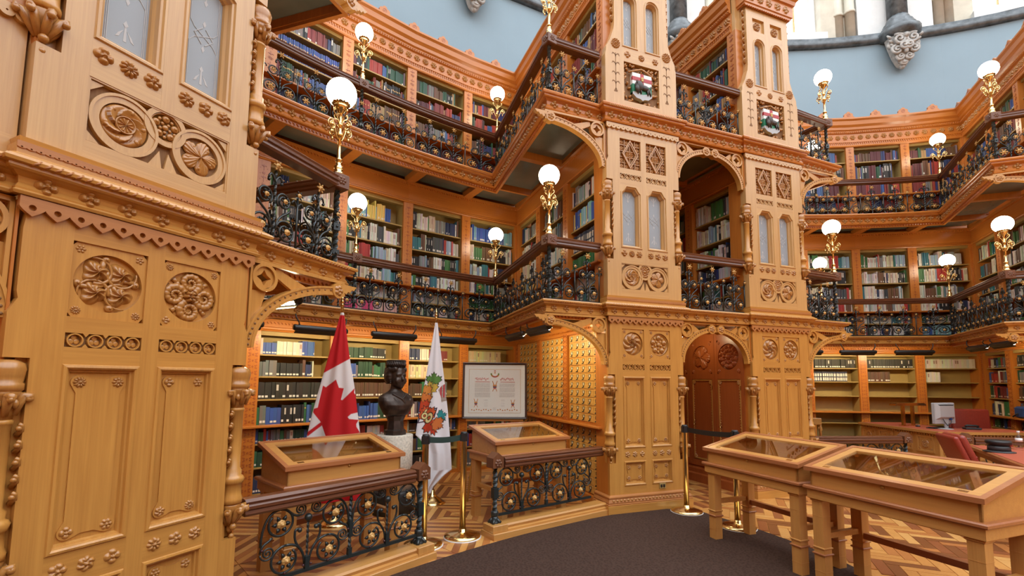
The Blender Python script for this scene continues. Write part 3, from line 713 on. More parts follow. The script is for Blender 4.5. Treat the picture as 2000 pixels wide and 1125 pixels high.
    for u in (.15, W - .15):
        put('rosette', MED(2), t, (u, .0, 5.725), scale=(.068, .06, .068))
        b = MB(); b.box(u - .004, u + .004, -.002, .001, 5.12, 5.60)
        for zz in (5.22, 5.34, 5.47, 5.585):
            for s in (-1, 1): b.prism([(u, zz - .045), (u + s * .012, zz - .01), (u + s * .035, zz), (u + s * .058, zz - .02), (u + s * .046, zz + .012), (u + s * .02, zz + .010), (u, zz - .012)], -.002, .001)
        for a in range(3): b.prism(circ(u + .014 * math.cos(PI / 2 + a * 2.094), 5.105 + .014 * math.sin(PI / 2 + a * 2.094), .014, 10), -.002, .001)
        P('incised_stem', b, 'carved_ground')
    # coat of arms
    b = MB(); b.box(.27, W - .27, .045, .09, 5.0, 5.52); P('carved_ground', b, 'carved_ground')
    b = MB(); rnd = random.Random(5)
    for i in range(95):
        x, z = .275 + rnd.random() * .522, 5.005 + rnd.random() * .51
        if abs(x - W / 2) < .165 and 5.04 < z < 5.40: continue
        a = rnd.random() * 6.28; b.tube([(x, .04, z), (x + .02 * math.cos(a), .02, z + .02 * math.sin(a)), (x + .034 * math.cos(a + .5), .026, z + .034 * math.sin(a + .5))], lambda q: .016 * (1.1 - .6 * q), 6)
        if i % 3 == 0: b.ball((x, .022, z), .016, 6, 5)
    for s in (-1, 1): b.tube([(W / 2, .005, 5.47), (W / 2 + s * .10, .005, 5.435), (W / 2 + s * .19, .015, 5.40)], .012, 6)
    P('carved_foliage', b, 'carved')
    c = W / 2; sw = .145; zt_ = 5.40; zb = 5.06
    b = MB(); b.mi = 2; b.prism([(c - sw, zb + .05), (c - .09, zb + .008), (c - .03, zb), (c, zb - .018), (c + .03, zb), (c + .09, zb + .008), (c + sw, zb + .05), (c + sw, zt_ - .15), (c - sw, zt_ - .15)], -.005, .05)
    b.mi = 0; b.box(c - sw, c + sw, -.005, .05, zt_ - .15, zt_)
    b.mi = 1; b.box(c - sw - .0005, c + sw + .0005, -.009, .02, zt_ - .10, zt_ - .052); b.box(c - .024, c + .024, -.009, .02, zt_ - .15, zt_)
    b.mi = 3; b.prism([(c - sw, zb + .05), (c - .09, zb + .006), (c - .03, zb - .002), (c, zb - .02), (c + .03, zb - .002), (c + .09, zb + .006), (c + sw, zb + .05), (c + sw, zb + .075), (c + .08, zb + .085), (c + .0, zb + .06), (c - .09, zb + .09), (c - sw, zb + .08)], -.012, .04)
    b.mi = 4; b.ball((c, -.01, zt_ - .065), .022, 10, 6, (1, .5, 1.1)); b.box(c - .016, c + .016, -.018, .0, zt_ - .10, zt_ - .07)
    P('shield', b, ['sh_white', 'sh_red', 'sh_green', 'sh_rock', 'sh_gold'])
    b = MB(); b.ball((c - .055, -.02, zb + .165), .064, 12, 10, (1, .55, 1.05)); b.ball((c - .095, -.035, zb + .12), .036, 10, 8, (.9, .6, 1.2)); b.ball((c + .03, -.015, zb + .155), .045, 10, 8, (1.5, .5, .8)); b.ball((c + .085, -.012, zb + .135), .03, 8, 6, (1.1, .5, 1.1))
    for x, x2 in ((-.06, -.07), (-.03, -.025), (.07, .08), (.10, .125)): b.tube([(c + x, -.018, zb + .12), (c + (x + x2) / 2, -.02, zb + .09), (c + x2, -.016, zb + .062)], lambda q: .014 * (1 - .5 * q), 6)
    b.tube([(c + .11, -.015, zb + .15), (c + .128, -.015, zb + .165), (c + .132, -.015, zb + .185), (c + .12, -.015, zb + .195)], .006, 5); b.tube([(c - .10, -.05, zb + .18), (c - .118, -.05, zb + .20), (c - .10, -.05, zb + .215)], .006, 5)
    P('bison_relief', b, 'buffalo')
    # side crockets of the upper body
    for u, s in ((.135, -1), (W - .135, 1)):
        b = MB()
        for i in range(8): z = 6.05 + .105 * i; b.tube([(u, .05, z), (u + s * .03, .04, z + .02), (u + s * .035, .03, z + .05), (u + s * .015, .03, z + .06)], lambda q: .015 * (1 - .4 * q), 6); b.ball((u + s * .028, .03, z + .045), .015, 6, 5)
        P('crockets', b, 'carved')
    # ---- top cornice
    zc = 6.90
    b = MB(); b.sweep([(.11, .30), (.11, 0), (W - .11, 0), (W - .11, .30)], [(0, 0), (.03, 0), (.036, .02), (.05, .03), (.05, .20), (.075, .21), (.085, .26), (.12, .30), (.12, .34), (0, .34)], z=zc); P('cornice', b, 'orange_pine_x')
    P('dentil_strip', teeth(.09, W - .09, 22, 6.925, 6.88, .003, True, -.036, -.01), 'orange_pine_x')
    for i in range(5): put('rosette', ROS(i), t, (.2 + .168 * i, -.05, zc + .115), scale=.062); k += 1
    return t
# ================================================================== iron flowers, railings, lamps
def flower_mesh(black=True):
    b = MB(); b.mi = 0 if black else 1
    for k in range(6):
        a = 2 * PI * k / 6; c, s_ = math.cos(a), math.sin(a)
        def q(r, w_, y): return [(r * c - w_ * s_, y, r * s_ + w_ * c), (r * c, y - .12, r * s_), (r * c + w_ * s_, y, r * s_ - w_ * c)]
        v = [(.25 * c, -.1, .25 * s_)] + q(.6, .26, -.16) + q(.82, .17, -.22) + [(1.08 * c, -.12, 1.08 * s_)]
        b.add(v, [(0, 2, 1), (0, 3, 2), (1, 2, 5, 4), (2, 3, 6, 5), (4, 5, 7), (5, 6, 7), (0, 1, 4, 7, 6, 3)], True)
    b.mi = 1; b.height(.5, petal(8, .55, k=.2), 5, 24, c=(0, -.16, 0), edge=lambda t: .88 + .12 * abs(math.cos(4 * t)))
    return b.mesh('flower', ['iron', 'gilt'])
def FLW(bk=True): return cached(('flw', bk), lambda: flower_mesh(bk))
IR = .0085
def twist(b, x, y, z0, z1, r=.016, step=.012):
    n = max(3, int((z1 - z0) / step)); b.tube([(x, y, z0 + (z1 - z0) * i / n) for i in range(n + 1)], r, 4, flat=(1, 0, 0), twist=.42)
def gal_unit():     # one repeat of the gallery scrollwork, .42 wide, .60 high
    b = MB(); tb = lambda p, r=IR: b.tube([(x, y, z) for x, y, z in p], r, 5, flat=(0, 1, 0))
    twist(b, 0, 0, .03, .55, .011)
    for s in (-1, 1):
        tb([(s * x, y, z) for x, y, z in spiral(.108, .128, .088, .030, PI * .98, PI * .98 - 3.2 * PI, 30)])       # lower ring
        tb([(s * x, y, z) for x, y, z in spiral(.082, .345, .064, .030, -PI * .75, -PI * .75 - 2.9 * PI, 26)])      # upper ring
        tb([(s * x, y, z) for x, y, z in bez((.020, 0, .13), (.03, 0, .25), (.10, 0, .24), (.145, 0, .30), 8)])
        tb([(s * x, y, z) for x, y, z in bez((.0, 0, .46), (.02, 0, .52), (.05, 0, .53), (.06, 0, .47), 6)])
        b.ball((s * .055, 0, .465), .013, 6, 5)
    for x in (.21,):
        b.tube([(x, 0, .03), (x, 0, .42)], .009, 5); tb(bez((x, 0, .34), (x + .02, 0, .40), (x + .05, 0, .40), (x + .05, 0, .36), 6), .007); tb(bez((x, 0, .34), (x - .02, 0, .40), (x - .05, 0, .40), (x - .05, 0, .36), 6), .007)
    b.box(-.21, .21, -.012, .012, .015, .035)
    return b.mesh('scrollwork', 'iron')
def put_unit(t, M, wscale, allgold=False, gm=True):
    p = put('scroll_panel', cached(('gal',), gal_unit), t, mat=M @ Matrix.Diagonal((wscale, 1, 1, 1)))
    for x, z, r, bk in ((0, .575, .042, False), (.108, .128, .050, True), (-.108, .128, .050, True), (.082, .345, .038, True), (-.082, .345, .038, True), (.21, .435, .036, True)):
        put('flower', FLW(bk and not allgold), t, mat=M @ T(x * wscale, -.012, z) @ Matrix.Diagonal((r, r, r, 1)))
def newel_iron():
    b = MB(); twist(b, 0, 0, .0, .64, .024, .014); b.box(-.03, .03, -.03, .03, 0, .03); b.box(-.026, .026, -.026, .026, .10, .14); b.box(-.026, .026, -.026, .026, .30, .36)
    for z in (.11, .33):
        for s in (-1, 1): b.ball((s * .03, 0, z), .010, 6, 5); b.ball((0, s * .03, z), .010, 6, 5)
    return b.mesh('newel_post', 'iron')
def newel_block():
    b = MB(); b.box(-.065, .065, -.065, .065, 0, .125, .008)
    return b.mesh('newel_block', 'newel_wood')
RAILP = [(-.045, 0), (.045, 0), (.055, .015), (.050, .035), (.062, .045), (.062, .062), (.050, .072), (.055, .088), (.035, .104), (-.035, .104), (-.055, .088), (-.050, .072), (-.062, .062), (-.062, .045), (-.050, .035), (-.055, .015)]
def offs(path, d):
    o = []; m = len(path)
    for i in range(m):
        p = Vector(path[i]); n1 = n2 = None
        if i > 0: q = (p - Vector(path[i - 1])).normalized(); n1 = Vector((q.y, -q.x))
        if i < m - 1: q = (Vector(path[i + 1]) - p).normalized(); n2 = Vector((q.y, -q.x))
        n_ = n2 if n1 is None else n1 if n2 is None else (n1 + n2) / (1 + n1.dot(n2))
        o.append((p.x + n_.x * d, p.y + n_.y * d))
    return o
def railing(label, M, path, newels, allgold=False, zr=.65, unit=.42):
    """path runs with the open side on its right; newels: indexes that carry a post"""
    t = thing('iron_railing', label, 'railing', M, 'gallery railings')
    b = MB(); b.sweep(path, [(d, z + zr) for d, z in RAILP], smooth=False); b.build('handrail', 'handrail', t)
    for i in range(len(path) - 1):
        p, q = Vector(path[i]), Vector(path[i + 1]); L_ = (q - p).length; n = max(1, round(L_ / unit)); a = math.atan2(q.y - p.y, q.x - p.x)
        for j in range(n):
            c = p + (q - p) * ((j + .5) / n); put_unit(t, Matrix.Translation((c.x, c.y, 0)) @ Matrix.Rotation(a, 4, 'Z'), L_ / n / .42, allgold)
    for i in newels:
        x, y = path[i]; d = Vector(path[min(i + 1, len(path) - 1)]) - Vector(path[max(i - 1, 0)]); a = math.atan2(d.y, d.x)
        put('newel_post', cached(('nwi',), newel_iron), t, (x, y, 0))
        put('newel_block', cached(('nwb',), newel_block), t, (x, y, zr - .005), rot=(0, 0, a))
        for k in range(4):
            r = a + PI / 2 * k; put('rosette', ROS(0, 'newel_wood'), t, mat=Matrix.Translation((x, y, zr + .06)) @ Matrix.Rotation(r, 4, 'Z') @ T(0, -.064, 0) @ Matrix.Diagonal((.04, .03, .04, 1)))
    return t
def lamp_proto():
    t = thing('globe_lamp', 'x', 'lamp', Matrix.Identity(4), 'globe lamps on the gallery railings')
    b = MB(); b.lathe([(.045, 0), (.045, .02), (.03, .03), (.036, .05), (.036, .075), (.024, .085), (.022, .12), (.03, .125), (.03, .135), (.016, .15), (.014, .33), (.022, .335), (.026, .35), (.020, .365), (.014, .37), (.014, .42), (.024, .43), (.024, .44), (.012, .45), (.012, .53), (.02, .54), (.045, .575), (.06, .60), (.055, .605)], 14); b.build('stem', 'brass', t)
    for k in range(4):
        M = Matrix.Rotation(PI / 2 * k, 4, 'Z'); b = MB(); b.M = M
        b.tube(bez((.012, 0, .30), (.05, 0, .33), (.05, 0, .42), (.085, 0, .45), 8) + spiral(.085, .405, .045, .012, PI / 2, PI / 2 - 3.2 * PI, 22), .0055, 5)
        b.tube(bez((.015, 0, .44), (.03, 0, .52), (.075, 0, .50), (.075, 0, .54), 8) + spiral(.066, .545, .012, .004, 0, 2 * PI, 8), .005, 5)
        b.ball((.085, 0, .405), .017, 8, 6); b.ball((.09, 0, .345), .011, 6, 5, (1, 1, 1.6)); b.build('scroll_arm', 'brass', t)
    b = MB(); b.ball((0, 0, .715), .123, 24, 16); b.build('glass_globe', 'globe', t)
    b = MB(); b.lathe([(.060, .604), (.078, .62), (.080, .63), (.074, .632)], 16); b.build('gallery_ring', 'brass', t)
    return t
LAMP = lamp_proto(); lamp_used = [0]
def lamp(M, label):
    if not lamp_used[0]: lamp_used[0] = 1; LAMP.matrix_world = M; LAMP['label'] = label; return LAMP
    c = copy_tree(LAMP, M); c['label'] = label; return c
# ------------------------------------------------------------------ arch bracket
def bracket(t, x0, sx, w_, zs, zt_, y0, small=False):
    h = zt_ - zs; a, c = w_ - .035, h - .105; N_ = 18; cx = w_
    X = lambda x: x0 + sx * x
    arc = lambda da, dc: [(X(cx + (a + da) * math.cos(PI - PI / 2 * i / N_)), zs + (c + dc) * math.sin(PI - PI / 2 * i / N_)) for i in range(N_ + 1)]
    b = MB(); b.prism(arc(0, 0) + arc(.05, .045)[::-1], y0, y0 + .06)
    b.prism(arc(-.012, -.012) + arc(.008, .008)[::-1], y0 - .006, y0 + .066); b.prism(arc(.042, .038) + arc(.056, .052)[::-1], y0 - .006, y0 + .06)
    p = b.build('arch_band', 'pine', t)
    b = MB()
    for i in range(22): th = PI - PI / 2 * (i + .5) / 22; b.lathe([(.0075, .0), (.0075, .004)], 7, (X(cx + (a + .026) * math.cos(th)), y0 + .001, zs + (c + .024) * math.sin(th)), 'y')
    b.build('bead_row', 'carved_ground', p)
    rc = .092; rx, rz = rc + .012, zt_ - rc - .014
    b = MB(); b.ringplate(circ(X(rx), rz, rc, 28), circ(X(rx), rz, rc - .02, 28), y0 - .004, y0 + .05)
    star = [(X(rx) + (.052 if k % 2 == 0 else .028) * math.cos(PI / 4 * k), rz + (.052 if k % 2 == 0 else .028) * math.sin(PI / 4 * k)) for k in range(8)]
    out = circ(X(rx), rz, rc - .018, 8); b.ringplate(out, star, y0 + .012, y0 + .05)
    b.box(min(X(0), X(w_)), max(X(0), X(w_)), y0, y0 + .05, zt_ - .022, zt_); b.box(min(X(0), X(.016)), max(X(0), X(.016)), y0, y0 + .05, zs + .06, zt_)
    pr = arc(.05, .045)
    b.prism([(X(.016), rz - rc), (X(.016), zs + .15), pr[6], (X(rx + .03), rz - rc * .9)][:4], y0 + .02, y0 + .045)
    b.prism([(X(rx + rc), zt_ - .02), (X(rx + rc * .9), rz + .03), pr[11], pr[13]], y0 + .02, y0 + .045)
    b.build('spandrel', 'pine', t)
    ex, ez = w_ - .07, zt_ - .082
    b = MB(); n = 12
    b.prism([(X(ex + .06 * math.cos(q)), ez + .06 * math.sin(q)) for q in [2 * PI * i / 20 for i in range(20)]], y0 - .012, y0 + .06)
    if not small: b.prism([(X(w_ - .03), zt_ - .02), (X(w_ - .03), zt_ - .10), (X(w_ + .0), zt_ - .085), (X(w_ + .02), zt_ - .095), (X(w_ + .04), zt_ - .07), (X(w_ + .06), zt_ - .078), (X(w_ + .08), zt_ - .05), (X(w_ + .10), zt_ - .055), (X(w_ + .13), zt_ - .02)], y0, y0 + .05)
    b.build('scroll_end', 'pine', t)
    put('rosette', ROS(2), t, (X(ex), y0 - .012, ez), scale=(.044, .04, .044))
# ------------------------------------------------------------------ galleries of an alcove
COR = (1.075, 9.13); COL_ = (-.99, 9.285); INN = (2.10, 11.25)
PATH = [(-1.93, 8.835), COL_] + arc_pts(math.hypot(*INN), -10.574, 10.574, 10) + [COR, (1.93, 8.835)]
def beadline(b, path, z, d, step, r):
    for i in range(len(path) - 1):
        p, q = Vector(path[i]), Vector(path[i + 1]); L_ = (q - p).length; n = int(L_ / step); dr = (q - p).normalized(); nn = Vector((dr.y, -dr.x))
        for j in range(n): c = p + (q - p) * ((j + .5) / n) + nn * d; yield c, math.atan2(dr.y, dr.x), i
def gallery(k, zc, big, label):
    M = frame(k) @ T(0, 10, zc); off = (0, -10, 0); t = thing('gallery', label, 'balcony', M)
    f = 1.42 if big else 1.0; wd = 'orange_pine_x' if big else 'pine_x'
    base = offs(PATH, -.082 * (1.15 if big else 1))
    b = MB(off); b.sweep(base, [(d * (1.15 if big else 1), z * f) for d, z in CORN]); b.build('cornice', wd, t)
    b = MB(off); b.sweep(base, [(-.05, -.055), (-.015, -.055), (-.012, -.03), (.0, -.02), (0, 0), (-.05, 0)]); b.build('lower_fascia', 'orange_pine_x', t)
    b = MB(off)
    for c, a, i in beadline(b, base, 0, 0, .045, 0): b.M = Matrix.Translation((c.x, c.y, 0)) @ Matrix.Rotation(a, 4, 'Z'); b.prism([(-.015, -.02), (.0, -.045), (.015, -.02)], -.004, .02)
    b.M = None; b.build('dentil_row', 'redwood', t)
    st = .134 if big else .155; s_ = .056 if big else .043
    for c, a, i in beadline(b, base, 0, .012, st, 0):
        put('rosette', ROS(4), t, mat=Matrix.Translation((c.x, c.y - 10, .056 * f)) @ Matrix.Rotation(a, 4, 'Z') @ Matrix.Diagonal((s_, s_ * 1.6, s_, 1)))
    b = MB(off)
    for c, a, i in beadline(b, base, 0, .078, .03, 0): b.M = Matrix.Translation((c.x, c.y, .126 * f)) @ Matrix.Rotation(a, 4, 'Z'); b.tube([(-.012, .006, -.010), (0, -.004, 0), (.012, .006, .010)], .006, 4)
    b.M = None; b.build('rope_moulding', 'cherry', t)
    # deck: dark glass lights between timber beams
    e = offs(PATH, -.10); zt_ = .145 * f
    nb = 6; Ri = math.hypot(*INN) + .125
    for q in range(nb):
        a0, a1 = -15 + 5 * q, -10 + 5 * q
        b = MB(off); b.slab(arc_pts(Ri, a0 + .3, a1 - .3, 3) + arc_pts(12.12, a0 + .3, a1 - .3, 3)[::-1], .06, .10); b.build('glass_light', 'soffit_glass', t)
        b = MB(off); b.slab(arc_pts(Ri, a0, a1, 3) + arc_pts(12.3, a0, a1, 3)[::-1], .101, zt_); b.build('deck', 'orange_pine', t)
    for q in range(nb + 1):
        a = -15 + 5 * q; p0, p1 = arc_pts(Ri, a - .35, a + .35, 1); p2, p3 = arc_pts(12.12, a - .33, a + .33, 1)
        b = MB(off); b.slab([p0, p1, p3, p2], -.03, .075); b.build('beam', 'orange_pine', t)
    for s in (-1, 1):
        P = lambda x, y: (s * x, y)
        i0, i1 = ((COR[0] if s > 0 else -COL_[0]) + .15, (COR[1] if s > 0 else COL_[1]) + .06), (INN[0] + .15, INN[1] + .02); o0, o1 = (1.95, 8.95), (2.84, 11.10)
        lr = lambda a, c, u: (a[0] + (c[0] - a[0]) * u, a[1] + (c[1] - a[1]) * u)
        for q in range(2):
            u0, u1 = q / 2 + .03, (q + 1) / 2 - .03
            b = MB(off); b.slab([P(*lr(i0, i1, u0)), P(*lr(o0, o1, u0)), P(*lr(o0, o1, u1)), P(*lr(i0, i1, u1))], .06, .10); b.build('glass_light', 'soffit_glass', t)
        b = MB(off); b.slab([P(*i0), P(*o0), P(*o1), P(*i1)], .101, zt_); b.build('deck', 'orange_pine', t)
        for u in (0, .5, 1):
            a0, a1 = lr(i0, i1, max(0, u - .02)), lr(i0, i1, min(1, u + .02)); c0, c1 = lr(o0, o1, max(0, u - .02)), lr(o0, o1, min(1, u + .02))
            b = MB(off); b.slab([P(*a0), P(*c0), P(*c1), P(*a1)], -.03, .075); b.build('beam', 'orange_pine', t)
        b = MB(off); d = .05
        b.slab([P(i0[0] - .02, i0[1]), P(i0[0] + .05, i0[1]), P(i1[0] + .05, i1[1]), P(i1[0] - .02, i1[1])], -.02, .08); b.build('edge_beam', 'orange_pine', t)
    # arch brackets springing from the two piers
    for s in (-1, 1):
        tb = put('arch_bracket', MB().box(-.001, .001, .02, .03, zc * 0 - .02, -.001).mesh('bracket_key', 'pine'), t, mat=T(s * 1.888, 8.845 - 10 + .02, 0) @ RZ(s * -22.5))
        bracket(tb, 0, -s, .80, -.57, -.005, .0)
    return t
def alcove_galleries(k, side):
    rp = offs(PATH, -.13); rp[0] = (-1.90, 8.98); rp[-1] = (1.90, 8.98)
    ni = [1, 2, 7, 12, 13]
    for zc, big, nm in ((2.265, False, 'lower'), (4.665, True, 'upper')):
        gallery(k, zc, big, 'timber %s gallery with carved cornice round the %s alcove' % (nm, side))
        zf = zc + (.145 if not big else .207)
        railing('black iron scroll railing with brown handrail, %s gallery of the %s alcove' % (nm, side), frame(k) @ T(0, 0, zf), rp, ni, big)
        where = {1: 'front newel by the left pier', 2: 'back corner at left', 7: 'middle of the back rail', 12: 'back corner at right', 13: 'front newel at right'}
        for i in ni:
            if side == 'right' and i == 2: pass
            lamp(frame(k) @ T(rp[i][0], rp[i][1], zf + .77) @ RZ(20 * i), 'brass globe lamp on the %s gallery railing, %s alcove, %s' % (nm, side, where[i]))
alcove_galleries(.5, 'left'); alcove_galleries(-.5, 'right')

# ------------------------------------------------------------------ piers in place
pm1 = build_pier('carved pine pier left of the central arched doorway, buffalo shield near its top', frame(0) @ T(-1.641, FY, 0))
p2 = copy_tree(pm1, frame(0) @ T(.569, FY, 0)); p2['label'] = 'carved pine pier right of the central arched doorway, with buffalo shield'
p3 = copy_tree(pm1, frame(-1) @ T(-1.641, FY, 0)); p3['label'] = 'carved pine pier closing the right alcove beyond its gallery'
p0 = copy_tree(pm1, frame(1) @ T(.569, FY, 0)); p0['label'] = 'huge carved pine pier filling the left edge of the picture'
ms = [c for c in p0.children if c.name.startswith('medallion')]
ms.sort(key=lambda o: (round(o.location.z, 1), o.location.x))
low = [o for o in ms if o.location.z < 2.2]
low[0].data = MED(5); low[1].data = MED(6)
mid = sorted([o for o in ms if 2.6 < o.location.z < 2.9], key=lambda o: o.location.x)
for o, kk in zip(mid, (4, 1, 3)): o.data = MED(kk)
ot = thing('wall_outlet', 'small brass electrical outlet at the foot of the pier', 'outlet', frame(0) @ T(-1.641 + .72, FY - .003, .235))
MB().box(-.045, .045, -.006, 0, 0, .065, .003).build('plate', 'outlet', ot)
for s in (-1, 1): b = MB(); b.prism([(s * .018 + .013 * c, .032 + .018 * d) for c, d in ((1, -.6), (1, .6), (.6, 1), (-.6, 1), (-1, .6), (-1, -.6), (-.6, -1), (.6, -1))], -.009, -.005); b.build('socket', 'black', ot)
# ------------------------------------------------------------------ bay between the two piers of a pair
def bay(k, label, door):
    t = thing('arched_bay', label, 'archway', frame(k) @ T(0, FY + .03, 0)); hw = .569
    for zc, big in ((2.265, False), (4.665, True)):
        f = 1.42 if big else 1.0; fd = 1.15 if big else 1
        b = MB(); b.sweep([(-hw, 0), (hw, 0)], [(d * fd, z * f) for d, z in CORN] + [(-.12, .146 * f), (-.12, 0)], z=zc); b.build('cornice', 'pine_x' if not big else 'orange_pine_x', t)
        n = 7 if not big else 8
        for i in range(n): put('rosette', ROS(4), t, (-hw + 2 * hw * (i + .5) / n, -.012, zc + .058 * f), scale=(.043, .075, .043) if not big else (.056, .085, .056))
        b = MB()
        for i in range(36): x = -hw + 2 * hw * (i + .5) / 36; b.tube([(x - .012, -.072 * fd, zc + .118 * f), (x, -.08 * fd, zc + .126 * f), (x + .012, -.074 * fd, zc + .138 * f)], .006, 4)
        b.build('rope_moulding', 'cherry', t)
        for s in (-1, 1):
            tb = put('arch_bracket', MB().box(-.001, .001, .02, .03, -.02, -.001).mesh('bracket_key', 'pine'), t, mat=T(s * hw, 0, zc))
            bracket(tb, 0, -s, hw - .005, -.52, -.005, .0, True)
        # passage floor / ceiling
        b = MB(); b.box(-hw, hw, .12, 3.2, zc + .05, zc + .14 * f); b.build('passage_deck', 'orange_pine', t)
        for q in range(3): b = MB(); b.box(-hw + .08, hw - .08, .2 + q, 1.1 + q, zc + .035, zc + .052); b.build('glass_light', 'soffit_glass', t)
        for q in range(4): b = MB(); b.box(-hw, hw, .1 + q, .18 + q, zc - .02, zc + .055); b.build('beam', 'orange_pine', t)
    return t
bay(0, 'carved wooden arch and cornices spanning the two central piers', True)
bay(1, 'carved wooden arch beside the huge pier at the left edge', True)
for zc, big, nm in ((2.265, 0, 'lower'), (4.665, 1, 'upper')):
    railing('black iron scroll railing between the two central piers, %s gallery' % nm, frame(0) @ T(0, 0, zc + (.207 if big else .145)), [(-.56, FY + .08), (.56, FY + .08)], [], bool(big), unit=.37)
# panelled timber screen left of the big pier
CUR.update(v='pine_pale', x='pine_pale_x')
t = thing('panelled_screen', 'pale panelled timber screen at the top left corner beside the huge pier', 'screen', frame(1) @ T(0, FY + .06, 2.41))
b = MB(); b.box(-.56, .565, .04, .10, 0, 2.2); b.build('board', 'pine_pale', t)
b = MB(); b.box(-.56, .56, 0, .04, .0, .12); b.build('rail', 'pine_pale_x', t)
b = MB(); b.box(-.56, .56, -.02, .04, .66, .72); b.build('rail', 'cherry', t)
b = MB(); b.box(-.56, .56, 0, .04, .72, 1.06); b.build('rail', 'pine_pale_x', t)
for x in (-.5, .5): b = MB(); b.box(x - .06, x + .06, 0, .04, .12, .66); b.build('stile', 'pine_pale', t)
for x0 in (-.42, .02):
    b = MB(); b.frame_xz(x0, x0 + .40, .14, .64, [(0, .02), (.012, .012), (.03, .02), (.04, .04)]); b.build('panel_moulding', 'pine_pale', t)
for x in (.2, -.2):
    b = MB(); b.ringplate(circ(x, .89, .145, 32), circ(x, .89, .12, 32), -.008, .02); 
    for q in range(4): b.prism(circ(x + .052 * math.cos(PI / 4 + q * PI / 2), .89 + .052 * math.sin(PI / 4 + q * PI / 2), .045, 16), -.008, .01)
    b.build('quatrefoil', 'pine_pale', t)
for x in (.46, .42): b = MB(); b.lathe([(.016, 0), (.016, .004)], 12, (x, 0, .78 if x < .44 else .98), 'y'); b.build('sunk_dot', 'carved_ground', t)
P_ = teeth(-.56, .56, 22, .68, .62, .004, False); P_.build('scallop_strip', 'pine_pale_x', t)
# ================================================================== bookcases and books
rng = random.Random(11)
PAL = {
 'leather': [('dark red', (.17, .022, .018)), ('maroon', (.09, .014, .018)), ('brown', (.11, .05, .022)), ('dark green', (.02, .07, .035)), ('navy blue', (.02, .03, .10)), ('tan', (.32, .19, .08)), ('red', (.30, .035, .022)), ('blue', (.04, .08, .22)), ('black', (.015, .014, .014)), ('grey', (.16, .15, .14))],
 'paper': [('white', (.62, .60, .56)), ('cream', (.55, .50, .40)), ('white', (.58, .56, .52)), ('pale grey', (.42, .41, .38)), ('black', (.014, .013, .014)), ('white', (.62, .60, .56)), ('cream', (.52, .46, .34)), ('black', (.015, .014, .015)), ('dark grey', (.06, .065, .07)), ('navy blue', (.02, .03, .09)), ('white', (.60, .58, .55)), ('teal', (.04, .16, .19)), ('red', (.34, .03, .025)), ('brown', (.13, .06, .03)), ('pale blue', (.25, .34, .42)), ('green', (.05, .16, .05)), ('grey', (.22, .22, .21))],
 'ref': [('dark green', (.015, .055, .028)), ('red', (.30, .032, .025)), ('black', (.014, .013, .014)), ('navy blue', (.018, .03, .10)), ('brown', (.09, .045, .025)), ('blue', (.04, .09, .32)), ('dark red', (.15, .02, .02)), ('grey', (.14, .14, .14)), ('white', (.6, .57, .5)), ('green', (.03, .13, .05))],
 'cream': [('cream', (.62, .55, .34)), ('cream', (.60, .53, .33))],
 'green': [('green', (.02, .11, .035)), ('green', (.025, .13, .04))],
 'blue': [('blue', (.05, .09, .30)), ('blue', (.045, .08, .26))],
 'brownset': [('brown', (.10, .048, .026)), ('brown', (.095, .044, .024))],
 'law': [('black', (.02, .018, .014)), ('black', (.024, .02, .015))],
 'white': [('white', (.66, .64, .56))],
 'box': [('navy box', (.02, .025, .05))],
 'pink': [('pink', (.62, .08, .22)), ('pale pink', (.62, .42, .42))],
 'yellow': [('yellow', (.62, .45, .12)), ('pale blue', (.22, .42, .50)), ('blue', (.04, .09, .34))],
}
BOOKS = []      # dict(M, x, y, z, w, h, d, col, name, tag, lean, shelf label)
ORD = ['first', 'second', 'third', 'fourth', 'fifth', 'sixth', 'seventh', 'eighth', 'ninth', 'tenth', 'eleventh', 'twelfth', 'thirteenth', 'fourteenth', 'fifteenth', 'sixteenth', 'seventeenth', 'eighteenth', 'nineteenth', 'twentieth'] + ['%dst' % i if i % 10 == 1 else '%dnd' % i if i % 10 == 2 else '%drd' % i if i % 10 == 3 else '%dth' % i for i in range(21, 90)]
def fill(M, x0, x1, z, hmax, pal, where, full=1.0, tags=.5, y=.05, wr=(.018, .045), show=True):
    x = x0; end = x0 + (x1 - x0) * full; run = 0; i = 0; c = None
    one = len(PAL[pal]) <= 2
    while x < end - .007:
        if run <= 0: c = rng.choice(PAL[pal]); run = rng.choice((1, 1, 1, 2, 3, 5, 8)); bw = rng.uniform(*wr); bh = hmax * rng.uniform(.68, .96) if not one else hmax * .86; sd = rng.random()
        run -= 1; wd = min(bw * rng.uniform(.9, 1.1), end - x)
        if wd < .006: break
        col = tuple(v * (.85 + .3 * rng.random()) for v in c[1])
        h = min(hmax, bh * rng.uniform(.985, 1.015))
        BOOKS.append(dict(M=M, x=x, y=y + rng.uniform(-.008, .012), z=z, w=wd - .0015, h=h, d=rng.uniform(.14, .19), col=col, name=c[0], tag=rng.random() < tags, where=where, n=i, show=show, lean=0))
        x += wd; i += 1
    return x
TIER = {1: dict(z0=0, sh=[.08, .40, .69, .92, 1.24, 1.53, 1.81], ledge=3, top=2.10, H=2.262), 2: dict(z0=2.41, sh=[.08, .33, .57, .85, 1.18, 1.52], ledge=2, top=1.90, H=2.252), 3: dict(z0=4.872, sh=[.08, .33, .60, .99, 1.38], ledge=2, top=1.70, H=2.28)}
BW = 1.0566
